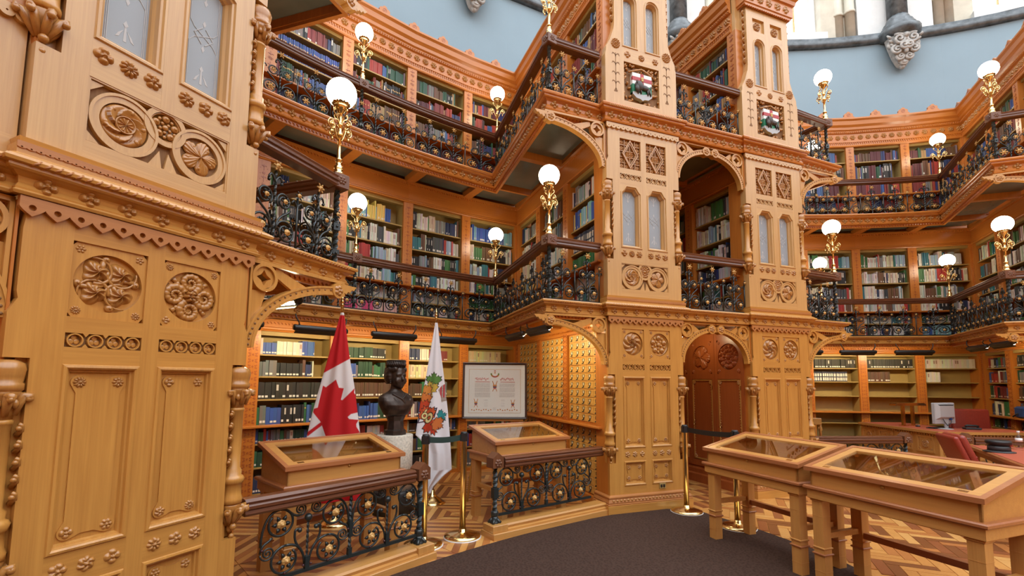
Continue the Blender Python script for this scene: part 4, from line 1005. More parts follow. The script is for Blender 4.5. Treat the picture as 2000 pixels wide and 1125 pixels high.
def pil_carving(tier, h):
    b = MB(); z = .04; n = 0
    while z < h - .1:
        if tier == 1:
            for s in (-1, 1): b.prism([(s * .048, z), (s * .056, z + .012), (s * .036, z + .03), (s * .020, z + .018)], -.003, .004); b.prism([(s * .048, z + .06), (s * .056, z + .048), (s * .036, z + .032), (s * .020, z + .045)], -.003, .004)
            b.prism([(0, z + .015), (.012, z + .031), (0, z + .047), (-.012, z + .031)], -.003, .004); z += .075
        elif tier == 2:
            if n % 2 == 0: b.prism([(.022 * (1 if q % 2 == 0 else .55) * math.cos(q * PI / 6), z + .03 + .022 * (1 if q % 2 == 0 else .55) * math.sin(q * PI / 6)) for q in range(12)], -.003, .004)
            else:
                b.box(-.003, .003, -.003, .004, z - .01, z + .07)
                for s in (-1, 1): b.prism([(0, z + .05), (s * .02, z + .062), (s * .034, z + .045), (s * .022, z + .05), (0, z + .035)], -.003, .004)
            for s in (-1, 1): b.prism(circ(s * .042, z + .02, .005, 8), -.003, .004)
            z += .075
        else:
            for q in range(8): a = q * PI / 4; b.prism([(.008 * math.cos(a - .5), z + .04 + .008 * math.sin(a - .5)), (.034 * math.cos(a), z + .04 + .034 * math.sin(a)), (.008 * math.cos(a + .5), z + .04 + .008 * math.sin(a + .5))], -.003, .004)
            b.box(-.003, .003, -.003, .004, z + .085, z + .135)
            for s in (-1, 1): b.prism([(0, z + .10), (s * .022, z + .112), (s * .036, z + .095), (s * .022, z + .10), (0, z + .085)], -.003, .004)
            z += .15
        n += 1
    return b.mesh('carving', 'redwood')
def case_proto(tier, hw):
    D = TIER[tier]; t = thing('bookcase', 'x', 'bookcase', Matrix.Identity(4)); H = D['H']; ih = hw - .075
    b = MB(); b.box(-hw, hw, .27, .285, 0, H - .004); b.build('back_board', 'khaki', t)
    for s in (-1, 1): b = MB(); b.box(min(s * ih, s * (ih + .02)), max(s * ih, s * (ih + .02)), .02, .27, 0, D['top']); b.build('side_board', 'khaki', t)
    for i, z in enumerate(D['sh']):
        if i == D['ledge']: b = MB(); b.box(-hw - .01, hw + .01, -.085, .27, z - .03, z, .006); b.build('ledge', 'orange_pine_x', t)
        else: b = MB(); b.box(-ih, ih, .03, .27, z - .02, z); b.build('shelf_board', 'shelf', t)
    b = MB(); b.box(-ih, ih, .03, .10, D['top'] - .05, D['top'])
    for q in range(3): b.box(-ih, ih, .024, .03, D['top'] - .046 + q * .015, D['top'] - .038 + q * .015)
    b.build('ventilation_grille', 'shelf', t)
    b = MB(); b.box(-hw, hw, .0, .27, 0, D['sh'][0] - .02); b.build('base_board', 'orange_pine_x', t)
    zl = D['sh'][D['ledge']]
    b = MB(); b.box(-hw, hw, -.01, .10, D['top'], H - .002); b.build('frieze', 'orange_pine_x', t)
    b = MB()
    if tier < 3:
        b.sweep([(-hw, -.01), (hw, -.01)], [(0, D['top']), (.02, D['top']), (.026, D['top'] + .015), (.012, D['top'] + .03), (.012, D['top'] + .05), (0, D['top'] + .06)])
        n = 24
        for i in range(n): x = -hw + 2 * hw * (i + .5) / n; b.prism([(x - .014, H - .04), (x, H - .065), (x + .014, H - .04)], -.03, .0)
        b.box(-hw, hw, -.035, 0, H - .042, H - .002)
    else:
        b.sweep([(-hw, -.01), (hw, -.01)], [(0, 1.70), (.018, 1.70), (.024, 1.72), (.010, 1.735), (.010, 1.79), (.03, 1.80), (.03, 1.82), (0, 1.83)])
        b.sweep([(-hw, -.01), (hw, -.01)], [(0, 2.0), (.03, 2.01), (.035, 2.05), (.06, 2.07), (.065, 2.12), (.10, 2.16), (.11, 2.24), (.14, 2.27), (.14, 2.30), (-.04, 2.30), (-.04, 2.0)])
        n = 26
        for i in range(n): x = -hw + 2 * hw * (i + .5) / n; b.prism([(x - .016, 1.80), (x, 1.755), (x + .016, 1.80)], -.03, .0); b.ball((x, -.045, 2.03), .014, 6, 5)
    b.build('entablature', 'orange_pine_x', t)
    if tier == 3:
        for i in range(7): put('rosette', ROS((0, 5)[i % 2]), t, (-hw + 2 * hw * (i + .5) / 7, -.012, 1.915), scale=(.056, .075, .056))
        b = MB(); b.box(-hw, hw, -.06, -.01, 2.30, 2.34)
        for cx_ in (-hw, 0): b.prism([(x + cx_, z) for x, z in [(-.12, 2.34), (.12, 2.34), (.11, 2.37), (.085, 2.385), (.09, 2.42), (.065, 2.45), (.04, 2.45), (.03, 2.475), (0, 2.49), (-.03, 2.475), (-.04, 2.45), (-.065, 2.45), (-.09, 2.42), (-.085, 2.385), (-.11, 2.37)]], -.055, -.015)
        b.build('cresting', 'orange_pine_x', t)
        for cx_ in (-hw, 0): b = MB(); b.ringplate(circ(cx_, 2.41, .035, 16), circ(cx_, 2.41, .026, 16), -.058, -.05); b.prism([(cx_, 2.395), (cx_ + .012, 2.41), (cx_, 2.425), (cx_ - .012, 2.41)], -.058, -.05); b.build('crest_roundel', 'redwood', t)
    def pil(x):
        p = put('pilaster', cached(('pil', tier), lambda: MB().box(-.078, .078, -.02, .27, 0, TIER[tier]['top'] + .0).mesh('pilaster', 'orange_pine')), t, (x, 0, 0))
        put('carving', cached(('pc', tier), lambda: pil_carving(tier, TIER[tier]['top'])), p, (0, -.021, 0))
    pil(-hw)
    return t
PROTO = {}
def bookcase(tier, M, label, hw=BW / 2, endpil=False):
    key = (tier, round(hw, 3))
    if key not in PROTO: PROTO[key] = case_proto(tier, hw); c = PROTO[key]; c.matrix_world = M
    else: c = copy_tree(PROTO[key], M)
    c['label'] = label; c['group'] = 'bookcases'
    for p in [q for q in c.children if q.name.startswith('pilaster') and q.location.x > 0]:      # an end pilaster inherited from the first of its kind
        for ch in list(p.children): bpy.data.objects.remove(ch)
        bpy.data.objects.remove(p)
    if endpil:
        p = [q for q in c.children if q.name.startswith('pilaster')][0]; e = copy_tree(p, None, c); e.location = (hw, 0, 0)
    return c
TN = {1: 'ground floor', 2: 'lower gallery', 3: 'upper gallery'}
def styles(tier, side, ang, si):
    if tier == 3: return rng.choice(['leather']), rng.choice((1, 1, 1, .85)), .12
    if tier == 2: return rng.choice(['paper'] * 9 + ['yellow']), rng.choice((1, 1, 1, .9)), .35
    return 'ref', rng.choice((1, .95, .8)), .75
NB = {-12.5: 'leftmost', -7.5: 'second', -2.5: 'third', 2.5: 'fourth', 7.5: 'fifth', 12.5: 'last'}
for k, side in ((.5, 'left'), (-.5, 'right')):
    for tier in (1, 2, 3):
        D = TIER[tier]
        for ang in (-12.5, -7.5, -2.5, 2.5, 7.5, 12.5):
            M = frame(k) @ RZ(-ang) @ T(0, 12.1, D['z0'])
            nm = '%s back bookcase of %s alcove, %s bay' % (TN[tier], side, NB[ang])
            bookcase(tier, M, nm, endpil=(ang == 12.5)); short = '%s, %s %s back bay' % (TN[tier], side, NB[ang])
            for i, z in enumerate(D['sh']):
                top = D['sh'][i + 1] - .022 if i + 1 < len(D['sh']) else D['top'] - .055
                hmax = (top - z) - .02; pal, full, tg = styles(tier, side, ang, i)
                if tier == 1 and side == 'left':
                    if i == 4 and ang in (-2.5, 2.5): pal, full = ('law', 1) if ang < 0 else ('brownset', 1)
                    if i == 6 and ang == 7.5: pal, full = 'ref', .8
                    if ang == 12.5 and i == 6: pal, full = 'cream', .75
                    if ang == 7.5 and i == 5: pal, full = 'cream', .55
                    if i in (1, 0): full *= .8
                if tier == 1 and side == 'right':
                    pal, full = {6: ('law', 1), 5: ('box' if ang < 5 else 'brownset', .8 if ang < 5 else .5)}.get(i, ('ref', 0))
                    if ang > 10 and i in (5, 6): pal, full = 'white', 1 if i == 6 else .3
                if tier == 2 and side == 'left' and ang == 2.5 and i == 0: pal, full = 'pink', 1
                if tier == 2 and side == 'left' and ang == 2.5 and i == 5: pal, full = 'yellow', .8
                if tier == 2 and side == 'left' and ang == 12.5 and i == 1: pal, full = 'green', .9
                if tier == 3 and side == 'left' and ang == -2.5 and i in (3,): pal, full = 'blue', 1
                if full <= 0: continue
                fill(M, -BW / 2 + .10, BW / 2 - .10, z, hmax, pal, '%s shelf up, %s' % (ORD[i], short), full, tg, wr=(.022, .046) if tier == 1 else (.016, .036) if tier == 3 else (.009, .026), show=(ang > -8))
# partitions of the pairs
PW = .98
def partition(k, x, side_label, tiers, books=True, sgn=-1, ys=(0, 1, 2)):
    for tier in tiers:
        D = TIER[tier]
        for q in ys:
            yc = FY + .16 + PW * (q + .5)
            M = frame(k) @ T(x, yc, D['z0']) @ RZ(-90 if sgn < 0 else 90)
            nm = '%s side bookcase of %s, %s from the pier' % (TN[tier], side_label, ORD[q])
            bookcase(tier, M, nm, hw=PW / 2, endpil=(q == (0 if sgn < 0 else ys[-1]))); short = '%s, %s side bay of %s' % (TN[tier], ORD[q], side_label)
            for i, z in enumerate(D['sh']):
                top = D['sh'][i + 1] - .022 if i + 1 < len(D['sh']) else D['top'] - .055
                pal, full, tg = styles(tier, '', 0, i)
                if books == 'green' and tier == 2 and q == 0 and i in (2, 3): pal, full = ('box' if i == 3 else 'green'), 1
                if books: fill(M, -PW / 2 + .10, PW / 2 - .10, z, top - z - .02, pal, '%s shelf up, %s' % (ORD[i], short), full, tg, show=(sgn < 0), wr=(.012, .03))
partition(0, -1.60, 'left alcove', (2, 3), 'green')
partition(0, .60, 'central passage', (2, 3), True)
partition(-1, -1.60, 'right alcove', (1, 2, 3), True)
partition(0, 1.60, 'pier right of the doorway', (2, 3), False, 1)
partition(1, 1.60, 'huge left pier', (1, 2, 3), False, 1)
# ---- closets lining the passage on the ground floor
for q in range(3):
    yc = FY + .14 + .52 * (q + .5); M = frame(0) @ T(.585, yc, 0) @ RZ(-90)
    t = thing('closet', 'reddish carved closet door in the arched passage, %s from the right pier' % ORD[q], 'closet', M, 'closets in the passage'); hw = .258
    MB().box(-hw, hw, .0, .3, 0, 2.26).build('carcass', 'redwood', t)
    b = MB(); b.sweep([(-hw, 0), (hw, 0)], [(0, 0), (.05, 0), (.05, .12), (.03, .14), (.035, .2), (.015, .23), (0, .25)]); b.build('skirting', 'redwood', t)
    for x in (-hw, hw - .05): MB().box(x, x + .05, -.03, 0, .25, 2.2).build('stile', 'redwood', t)
    for z0, z1 in ((.25, .34), (1.54, 1.62), (2.10, 2.20)): MB().box(-hw + .05, hw - .05, -.028, 0, z0, z1).build('rail', 'redwood', t)
    d = put('door', MB().box(-hw + .052, hw - .052, -.02, -.002, .345, 1.535).mesh('door', 'redwood'), t)
    b = MB(); b.frame_xz(-hw + .052, hw - .052, .345, 1.535, [(0, -.024), (.004, -.034), (.018, -.034), (.026, -.022)]); b.build('door_moulding', 'carved', d)
    b = MB()
    for i in range(30): b.ball((-hw + .084, -.024, .40 + i * .037), .008, 6, 4); b.ball((hw - .084, -.024, .40 + i * .037), .008, 6, 4)
    tag(b.build('bead_row', 'carved', d), kind='stuff')
    for sx in (-1, 1):
        for z in (.385, 1.495): put('corner_rosette', ROS(1), d, (sx * (hw - .088), -.026, z), scale=.036)
    b = MB(); b.lathe([(.006, 0), (.006, .03), (.016, .036), (.016, .046), (.004, .05)], 10, (-hw + .10, -.02, .86), 'y'); b.lathe([(.005, 0), (.005, .02), (.010, .024), (.002, .03)], 8, (-hw + .10, -.02, .92), 'y'); b.build('door_knob', 'brass', d)
    for z in (.5, 1.42): MB().box(hw - .058, hw - .046, -.034, -.02, z - .03, z + .03).build('hinge', 'brass_dull', d)
    n = 40; b = MB(); b.ringplate(sq_outline(-hw + .05, hw - .05, 1.62, 2.10, 0, 1.86, n), circ(0, 1.86, .185, n), -.028, .0); b.build('roundel_panel', 'redwood', t)
    put('medallion', MED((2, 3, 0)[q], 'redwood'), t, (0, -.006, 1.86), scale=(.18, .15, .18))
    for sx in (-1, 1):
        for sz in (-1, 1): put('rosette', ROS(4, 'redwood'), t, (sx * .17, -.028, 1.86 + sz * .20), scale=.026)
b = MB(); b.M = frame(0); b.box(-.62, .9, FY + 2.4, FY + 2.46, 0, 2.26); tag(b.build('wall_passage', 'redwood'), 'reddish timber wall closing the arched passage', kind='structure')
pl = thing('passage_lamp', 'small warm ceiling light inside the arched passage', 'lamp', frame(0) @ T(.1, FY + .75, 2.16))
b = MB(); b.lathe([(.05, .1), (.06, .04), (.05, .035)], 14); b.build('fitting', 'brass', pl); b = MB(); b.ball((0, 0, .02), .038, 12, 8); b.build('bulb', 'tube', pl)
# ---- card catalogue on the left alcove's side wall
t = thing('card_catalogue', 'golden oak card catalogue with rows of small drawers in the alcove', 'cabinet', frame(0) @ T(-1.60, FY + .16, 0) @ RZ(-90))
LEN = 2.94
MB().box(-LEN, 0, .02, .28, 0, 2.262).build('carcass', 'orange_pine', t)
MB().box(-LEN, 0, -.085, .05, .93, .96, .006).build('ledge', 'orange_pine_x', t)
b = MB(); b.box(-LEN, 0, -.03, .02, 0, .10); b.build('skirting', 'orange_pine_x', t)
b = MB(); b.box(-LEN, 0, -.02, .02, 2.13, 2.262)
for i in range(66): x = -LEN + LEN * (i + .5) / 66; b.prism([(x - .016, 2.19), (x, 2.165), (x + .016, 2.19)], -.035, .0)
b.box(-LEN, 0, -.045, 0, 2.19, 2.262); b.build('entablature', 'orange_pine_x', t)
for q in range(4):
    x = -.06 - (LEN - .12) * q / 3; p = put('pilaster', cached(('cpil',), lambda: MB().box(-.06, .06, -.02, .02, .1, 2.13).mesh('pilaster', 'orange_pine')), t, (x, 0, 0))
    put('carving', cached(('pc', 1), lambda: pil_carving(1, 2.1)), p, (0, -.021, .1))
def drawer_mesh(w_, h): return MB().box(-w_ / 2, w_ / 2, -.006, .02, 0, h, .004).mesh('drawer', 'catalogue')
def pull_mesh():
    b = MB(); b.frame_xz(-.020, .020, .045, .078, [(0, 0), (0, -.004), (.004, -.004), (.005, 0)]); b.mi = 1; b.box(-.016, .016, -.001, .0, .049, .074); b.mi = 0
    b.box(-.004, .004, -.006, 0, .030, .045); b.tube([(-.012, -.004, .030), (-.006, -.018, .022), (.006, -.018, .022), (.012, -.004, .030)], .004, 5)
    return b.mesh('drawer_pull', ['iron', 'cream_paper'])
bw = (LEN - .12) / 3 - .12 - .02; dw = bw / 5
for q in range(3):
    xc = -.06 - (LEN - .12) * (q + .5) / 3
    for rows, z0, hh in ((11, .985, .1035), (8, .115, .0995)):
        for r in range(rows):
            for c in range(5):
                dr = put('drawer', cached(('drw', rows), lambda: drawer_mesh(dw - .006, hh - .006)), t, (xc - bw / 2 + dw * (c + .5), .018, z0 + hh * r))
                put('drawer_pull', cached(('pull',), pull_mesh), dr, (0, -.006, -.012), scale=1.22)
# ---- books: the 300 that show largest are single objects, the rest one mass
def bpos(d): return d['M'] @ Vector((d['x'] + d['w'] / 2, d['y'], d['z'] + d['h'] / 2))
def in_view(p):
    q = cam.matrix_world.inverted() @ p
    if q.z > -.1: return False
    u = 1000 + 914.8 * q.x / -q.z; v = 658.54 - 914.8 * q.y / -q.z
    return 490 < u < 1990 and 5 < v < 1100
for d in BOOKS:
    p = bpos(d); q = cam.matrix_world.inverted() @ p; f = (d['M'].to_3x3() @ Vector((0, 1, 0))).dot((p - cam.location).normalized())
    d['s'] = d['h'] / max(.1, -q.z) if (d['show'] and in_view(p) and f > .2) else 0
BOOKS.sort(key=lambda d: -d['s'])
def book_mesh(tagged):
    b = MB(); X = [0, .12, .5, .88, 1]; Y = [.05, .012, 0, .012, .05]
    v = [(x, y, z) for z in (0, 1) for x, y in zip(X, Y)] + [(x, 1, z) for z in (0, 1) for x in (0, 1)]
    f = [(i, i + 1, i + 6, i + 5) for i in range(4)] + [(4, 11, 13, 9), (11, 10, 12, 13), (10, 0, 5, 12), (0, 10, 11, 4, 3, 2, 1), (5, 6, 7, 8, 9, 13, 12)]
    b.add(v, f)
    if tagged: b.mi = 1; b.add([(.15, -.006, .10), (.85, -.006, .10), (.85, -.006, .22), (.15, -.006, .22)], [(0, 1, 2, 3)])
    b.mi = 2
    if not tagged: b.add([(.2, -.004, .70), (.8, -.004, .70), (.8, -.004, .76), (.2, -.004, .76)], [(0, 1, 2, 3)])
    return b.mesh('book', ['book_cover', 'white_paper', 'gilt'])
for d in BOOKS[:300]:
    o = bpy.data.objects.new('book', cached(('bk', d['tag']), lambda: book_mesh(d['tag']))); COL.objects.link(o)
    o.matrix_world = d['M'] @ T(d['x'], d['y'], d['z']) @ Matrix.Diagonal((d['w'], d['d'], d['h'], 1)); o.color = (*d['col'], 1)
    tag(o, '%s book, %s along, %s' % (d['name'], ORD[d['n']], d['where']), 'book', 'books on the shelves')
b = MB(); cols = []
for d in BOOKS[300:]:
    b.M = d['M'] @ T(d['x'], d['y'], d['z']) @ Matrix.Diagonal((d['w'], d['d'], d['h'], 1))
    b.add([(0, 0, 0), (1, 0, 0), (1, 1, 0), (0, 1, 0), (0, 0, 1), (1, 0, 1), (1, 1, 1), (0, 1, 1)], [(0, 1, 5, 4), (1, 2, 6, 5), (3, 0, 4, 7), (4, 5, 6, 7)]); cols += [d['col']] * 4
    if d['tag']: b.add([(.12, -.006, .10), (.88, -.006, .10), (.88, -.006, .22), (.12, -.006, .22)], [(0, 1, 2, 3)]); cols.append((.7, .68, .62))
    elif d['name'] in ('white', 'cream', 'black') and d['n'] % 3: b.add([(.2, -.006, .5), (.8, -.006, .5), (.8, -.006, .85), (.2, -.006, .85)], [(0, 1, 2, 3)]); cols.append((.35, .22, .18) if d['name'] != 'black' else (.55, .5, .45))
    if d['name'] == 'navy box':
        for z0, z1 in ((.12, .42), (.52, .82)): b.add([(.15, -.008, z0), (.85, -.008, z0), (.85, -.008, z1), (.15, -.008, z1)], [(0, 1, 2, 3)]); cols.append((.7, .66, .58))
me = b.mesh('far_books', 'face_colour')
ca = me.color_attributes.new('Col', 'FLOAT_COLOR', 'CORNER'); buf = []
for p, c in zip(me.polygons, cols): buf += [c[0], c[1], c[2], 1.0] * p.loop_total
ca.data.foreach_set('color', buf)
o = put('far_books', me); tag(o, 'rows of many coloured books filling the gallery shelves', 'books', kind='stuff')
# ---- black shelf lamps under the lower gallery
def strip_lamp(M, label):
    t = thing('shelf_lamp', label, 'lamp', M, 'shelf lamps under the gallery'); L_ = .62
    b = MB(); b.lathe([(.0, -L_ / 2 - .02), (.03, -L_ / 2 - .02), (.036, -L_ / 2), (.036, L_ / 2), (.03, L_ / 2 + .02), (0, L_ / 2 + .02)], 14); b.M = None
    R = Matrix.Rotation(PI / 2, 4, 'Y'); b.v = [tuple(R @ Vector(v)) for v in b.v]; b.build('housing', 'black_metal', t)
    b = MB(); b.M = Matrix.Rotation(R_(-38), 4, 'X'); b.box(-L_ / 2 + .01, L_ / 2 - .01, .030, .0375, -.014, .014); b.build('tube', 'tube', t)
    b = MB(); b.M = Matrix.Rotation(R_(-38), 4, 'X'); b.box(-L_ / 2, L_ / 2, .02, .062, -.034, -.030); b.box(-L_ / 2, L_ / 2, .02, .05, .026, .030); b.build('shade', 'black_metal', t)
    for s in (-1, 1):
        b = MB(); b.tube([(s * L_ * .42, 0, .02), (s * L_ * .45, -.03, .06), (s * L_ * .5, -.02, .12), (s * L_ * .5, .0, .16)], .008, 6); b.build('arm', 'black_metal', t)
for k, side in ((.5, 'left'), (-.5, 'right')):
    for i, ang in enumerate((-7.5, -2.5, 2.5, 7.5)):
        strip_lamp(frame(k) @ RZ(-ang) @ T(0, 11.36, 2.10), 'black tubular shelf lamp, %s along the back of the %s alcove' % (ORD[i], side))
for i, yy in enumerate((9.6, 10.5)): strip_lamp(frame(1) @ T(2.34 - .02 * i, yy, 2.12) @ RZ(90), 'black tubular shelf lamp, %s behind the huge left pier' % ORD[i])
for k, side in ((0, 'left'), (-1, 'right')):
    for i, yy in enumerate((9.35, 10.2)):
        strip_lamp(frame(k) @ T(-2.34 + .02 * i, yy, 2.12) @ RZ(-90), 'black tubular shelf lamp, %s from the pier over the side wall of the %s alcove' % (ORD[i], side))
# ================================================================== ground floor railings
GU = .65
def ground_unit(w_=GU, half=False):
    b = MB(); tb = lambda p, r=.0085: b.tube(p, r, 6, flat=(0, 1, 0)); z0 = .20; c = w_ / 2
    b.box(0, w_ if not half else c, -.011, .011, z0 - .012, z0 + .012)
    for s in ((1, -1) if not half else (1,)):
        X = lambda x: x if s > 0 else w_ - x
        F = lambda pts: [(X(x), y, z) for x, y, z in pts]
        tb(F(bez((.014, 0, .42), (.014, 0, .56), (.06, 0, .636), (.13, 0, .636), 8)))
        tb(F(spiral(.132, .545, .091, .070, PI / 2, PI / 2 - 1.75 * PI, 26)))                     # ring round the upper flower
        tb(F(bez((.13, 0, .636), (.19, 0, .636), (.20, 0, .575), (.262, 0, .572), 8)))
        tb(F(spiral(.268, .612, .040, .006, -PI / 2, -PI / 2 + 4.2 * PI, 34)), .006)              # small scroll under the handrail
        tb(F(bez((.085, 0, .465), (.06, 0, .43), (.02, 0, .45), (.014, 0, .38), 6)))
        tb(F(spiral(.060, .372, .046, .006, PI, PI + 4.2 * PI, 34)), .006)
        tb(F(bez((c - .014, 0, .23), (c - .014, 0, .36), (c - .10, 0, .36), (c - .09, 0, .465), 10) + spiral(c - .072, .47, .018, .009, PI, 0, 6)))
        b.ball((X(c - .058), 0, .474), .017, 8, 6)
        tb(F(bez((c - .016, 0, .25), (c - .025, 0, .36), (c - .085, 0, .397), (c - .15, 0, .395), 8)))
        tb(F(spiral(c - .152, .303, .092, .074, PI / 2, PI / 2 + 1.75 * PI, 28)))
        for x, z in ((.022, .40), (.132, .645), (c - .152, .222), (c - .027, .235)): b.mi = 1; b.ball((X(x), -.009, z), .009, 6, 5); b.mi = 0
    b.box(c - .015, c + .015, -.015, .015, z0, .29); twist(b, c, 0, .29, .525, .009, .009); b.ball((c, 0, .548), .027, 10, 8)
    twist(b, 0, 0, z0, .65, .0125, .010); b.box(-.015, .015, -.015, .015, .34, .46); b.box(-.014, .014, -.014, .014, z0 - .01, .26)
    return b.mesh('scrollwork', ['iron', 'ball_purple'])
def ground_newel():
    b = MB(); twist(b, 0, 0, .20, .66, .024, .013); b.box(-.027, .027, -.027, .027, .36, .46); b.lathe([(.03, .19), (.038, .20), (.038, .235), (.028, .245)], 8); b.lathe([(.05, .125), (.046, .14), (.030, .165), (.034, .19)], 8)
    for k in range(4): a = PI / 4 + k * PI / 2; b.tube([(.02 * math.cos(a), .02 * math.sin(a), .17), (.045 * math.cos(a), .045 * math.sin(a), .145), (.062 * math.cos(a), .062 * math.sin(a), .133)], lambda q: .018 - .004 * q, 6)
    return b.mesh('newel_post', 'iron')
def gable_block():
    b = MB(); b.add(*(lambda poly: ([(-.06, x, z) for x, z in poly] + [(.06, x, z) for x, z in poly], [tuple(range(5)), tuple(range(9, 4, -1))] + [(i, i + 5, (i + 1) % 5 + 5, (i + 1) % 5) for i in range(5)]))([(-.062, .0), (.062, 0), (.062, .095), (0, .145), (-.062, .095)]))
    return b.mesh('newel_block', 'newel_wood')
def ground_railing(k, a0, a1, free, label):
    """from the free newel at angle a0 to the pier at a1"""
    R = 9.15; P = [(R * math.sin(R_(a)), R * math.cos(R_(a))) for a in (a0, a1)]
    dx, dy = P[1][0] - P[0][0], P[1][1] - P[0][1]; L_ = math.hypot(dx, dy); an = math.atan2(dy, dx); s = 1 if dx > 0 else -1
    M = frame(k) @ T(P[0][0], P[0][1], 0) @ Matrix.Rotation(an if s > 0 else an + PI, 4, 'Z'); t = thing('iron_railing', label, 'railing', M, 'ground floor railings')
    X = lambda a, c: (min(s * a, s * c), max(s * a, s * c))
    b = MB(); b.box(*X(-.09, L_), -.13, .10, 0, .065, .004); b.build('base_board', 'oak', t)
    b = MB(); x0, x1 = X(.085, L_); b.sweep([(x0, -.06), (x1, -.06)], [(-.12, .065), (.045, .065), (.045, .08), (.02, .088), (.028, .112), (.018, .128), (-.12, .128)]); b.build('plinth', 'oak', t)
    b = MB(); b.box(*X(-.085, .083), -.105, .07, .065, .130, .004); b.build('plinth_block', 'oak_v', t)
    b = MB(); b.sweep([(x0 if s > 0 else x0, 0), (x1, 0)], [(d, z + .645) for d, z in RAILP]); b.build('handrail', 'handrail', t)
    n = int(L_ / GU)
    for i in range(n + 1):
        if i == n and L_ - n * GU < .2: break
        hf = i == n
        M2 = T(s * GU * i, 0, 0) @ Matrix.Diagonal((s, 1, 1, 1))
        put('scroll_panel', cached(('gu', hf), lambda: ground_unit(half=hf)), t, mat=M2)
        for x, z in ((.132, .545), (GU / 2 - .152, .303), (GU / 2 + .152, .303), (GU - .132, .545)):
            if hf and x > .3: continue
            put('flower', FLW(True), t, mat=M2 @ T(x, -.012, z) @ Matrix.Diagonal((.060, .060, .060, 1)))
    put('newel_post', cached(('gnw',), ground_newel), t)
    put('newel_block', cached(('gbl',), gable_block), t, mat=T(0, 0, .655) @ RZ(90))
    for sy in (-1, 1): put('rosette', ROS(0, 'newel_wood'), t, mat=T(0, sy * .061, .70) @ RZ(0 if sy < 0 else 180) @ Matrix.Diagonal((.042, .035, .042, 1)))
for k, nm in ((.5, 'left alcove'), (-.5, 'right alcove')):
    ground_railing(k, -2.73, -11.55, 0, 'low iron railing with flowers and gabled newel, longer run of the %s' % nm)
    ground_railing(k, 2.57, 11.75, 0, 'low iron railing with flowers and gabled newel, pier-side run of the %s' % nm if k > 0 else 'low iron railing with flowers beside the carved desk, %s' % nm)
# ================================================================== show cases
def show_case(M, w_, label, D=.54, zf=.853, zb=.98):
    t = thing('display_case', label, 'display case', M, 'glass-topped display cases'); zl = .725
    b = MB(); b.box(-.02, w_ + .02, -.02, D + .02, zl - .03, zl, .008); b.build('ledge', 'oak_edge', t)
    b = MB(); b.box(.0, w_, .0, D, zl - .095, zl - .03); b.box(.005, w_ - .005, .005, D - .005, zl - .10, zl - .09); b.build('apron', 'oak', t)
    for x in (.02, w_ - .10):
        for y in (.02, D - .10):
            b = MB(); b.box(x, x + .08, y, y + .08, 0, zl - .095); g = .0
            for z in (.10, .50): b.box(x - .0015, x + .0815, y - .0015, y + .0815, z, z + .004)
            lg = b.build('leg', 'oak_v', t)
            for z, e, m in ((.22, .010, 'oak_edge'), (.265, .007, 'oak_v'), (zl - .115, .008, 'oak_v')): b = MB(); b.box(x - e, x + .08 + e, y - e, y + .08 + e, z, z + .014, .004); b.build('collar', m, lg)
    for x in (.04, w_ - .08): b = MB(); b.box(x, x + .04, .10, D - .10, .335, .375); b.build('stretcher', 'oak', t)
    b = MB(); b.box(.08, w_ - .08, D - .085, D - .045, .30, .345); b.build('long_stretcher', 'oak_edge', t)
    # box with sloping sides
    zz = lambda y: zf + (zb - zf) * y / D; e = .018
    b = MB(); b.box(e, w_ - e, e, e + .015, zl, zz(e) - .014); b.build('front_board', 'oak', t)
    b = MB(); b.box(e, w_ - e, D - e - .015, D - e, zl, zz(D - e) - .014); b.build('back_board', 'oak', t)
    for x in (e, w_ - e - .015):
        b = MB(); pr = [(e, zl), (D - e, zl), (D - e, zz(D - e) - .014), (e, zz(e) - .014)]
        b.add([(x, y, z) for y, z in pr] + [(x + .015, y, z) for y, z in pr], [(0, 1, 2, 3), (7, 6, 5, 4), (0, 4, 5, 1), (1, 5, 6, 2), (2, 6, 7, 3), (3, 7, 4, 0)]); b.build('side_board', 'oak', t)
    b = MB(); b.box(e + .02, w_ - e - .02, e + .02, D - e - .02, zl, zl + .012); b.build('display_bed', 'oak', t)
    # hinged lid
    def board(x0, x1, y0, y1, nm, mt, dz0=-.014, dz1=.008):
        b = MB(); v = [(x, y, zz(y) + d) for d in (dz0, dz1) for x, y in ((x0, y0), (x1, y0), (x1, y1), (x0, y1))]
        b.add(v, [(3, 2, 1, 0), (4, 5, 6, 7), (0, 1, 5, 4), (1, 2, 6, 5), (2, 3, 7, 6), (3, 0, 4, 7)]); return b
    fr = .085
    L = board(0.02, w_ - .02, .02, fr, '', ''); L2 = board(.02, w_ - .02, D - fr, D - .02, '', ''); L3 = board(.02, fr, fr, D - fr, '', ''); L4 = board(w_ - fr, w_ - .02, fr, D - fr, '', '')
    lo = L.build('lid', 'oak', t)
    L2.build('lid_rail', 'oak', lo); L3.build('lid_stile', 'oak', lo); L4.build('lid_stile', 'oak', lo)
    g = board(fr - .005, w_ - fr + .005, fr - .005, D - fr + .005, '', '', -.004, .0); g.build('glass_pane', 'glass', lo)
    for x0, x1, y0, y1 in ((-.012, w_ + .012, -.012, .022), (-.012, w_ + .012, D - .022, D + .012), (-.012, .022, .022, D - .022), (w_ - .022, w_ + .012, .022, D - .022)): board(x0, x1, y0, y1, '', '', -.018, .012).build('nosing', 'oak_edge', lo)
    b = MB(); b.lathe([(.012, 0), (.012, .004), (.005, .006)], 12, (w_ * .5, e - .001, zl + .085), 'y'); b.build('lock', 'brass_dull', t)
    for x in (.10, w_ - .14):
        b = board(x, x + .05, .045, .068, '', '', .0, .0095); b.build('hasp', 'brass', lo)
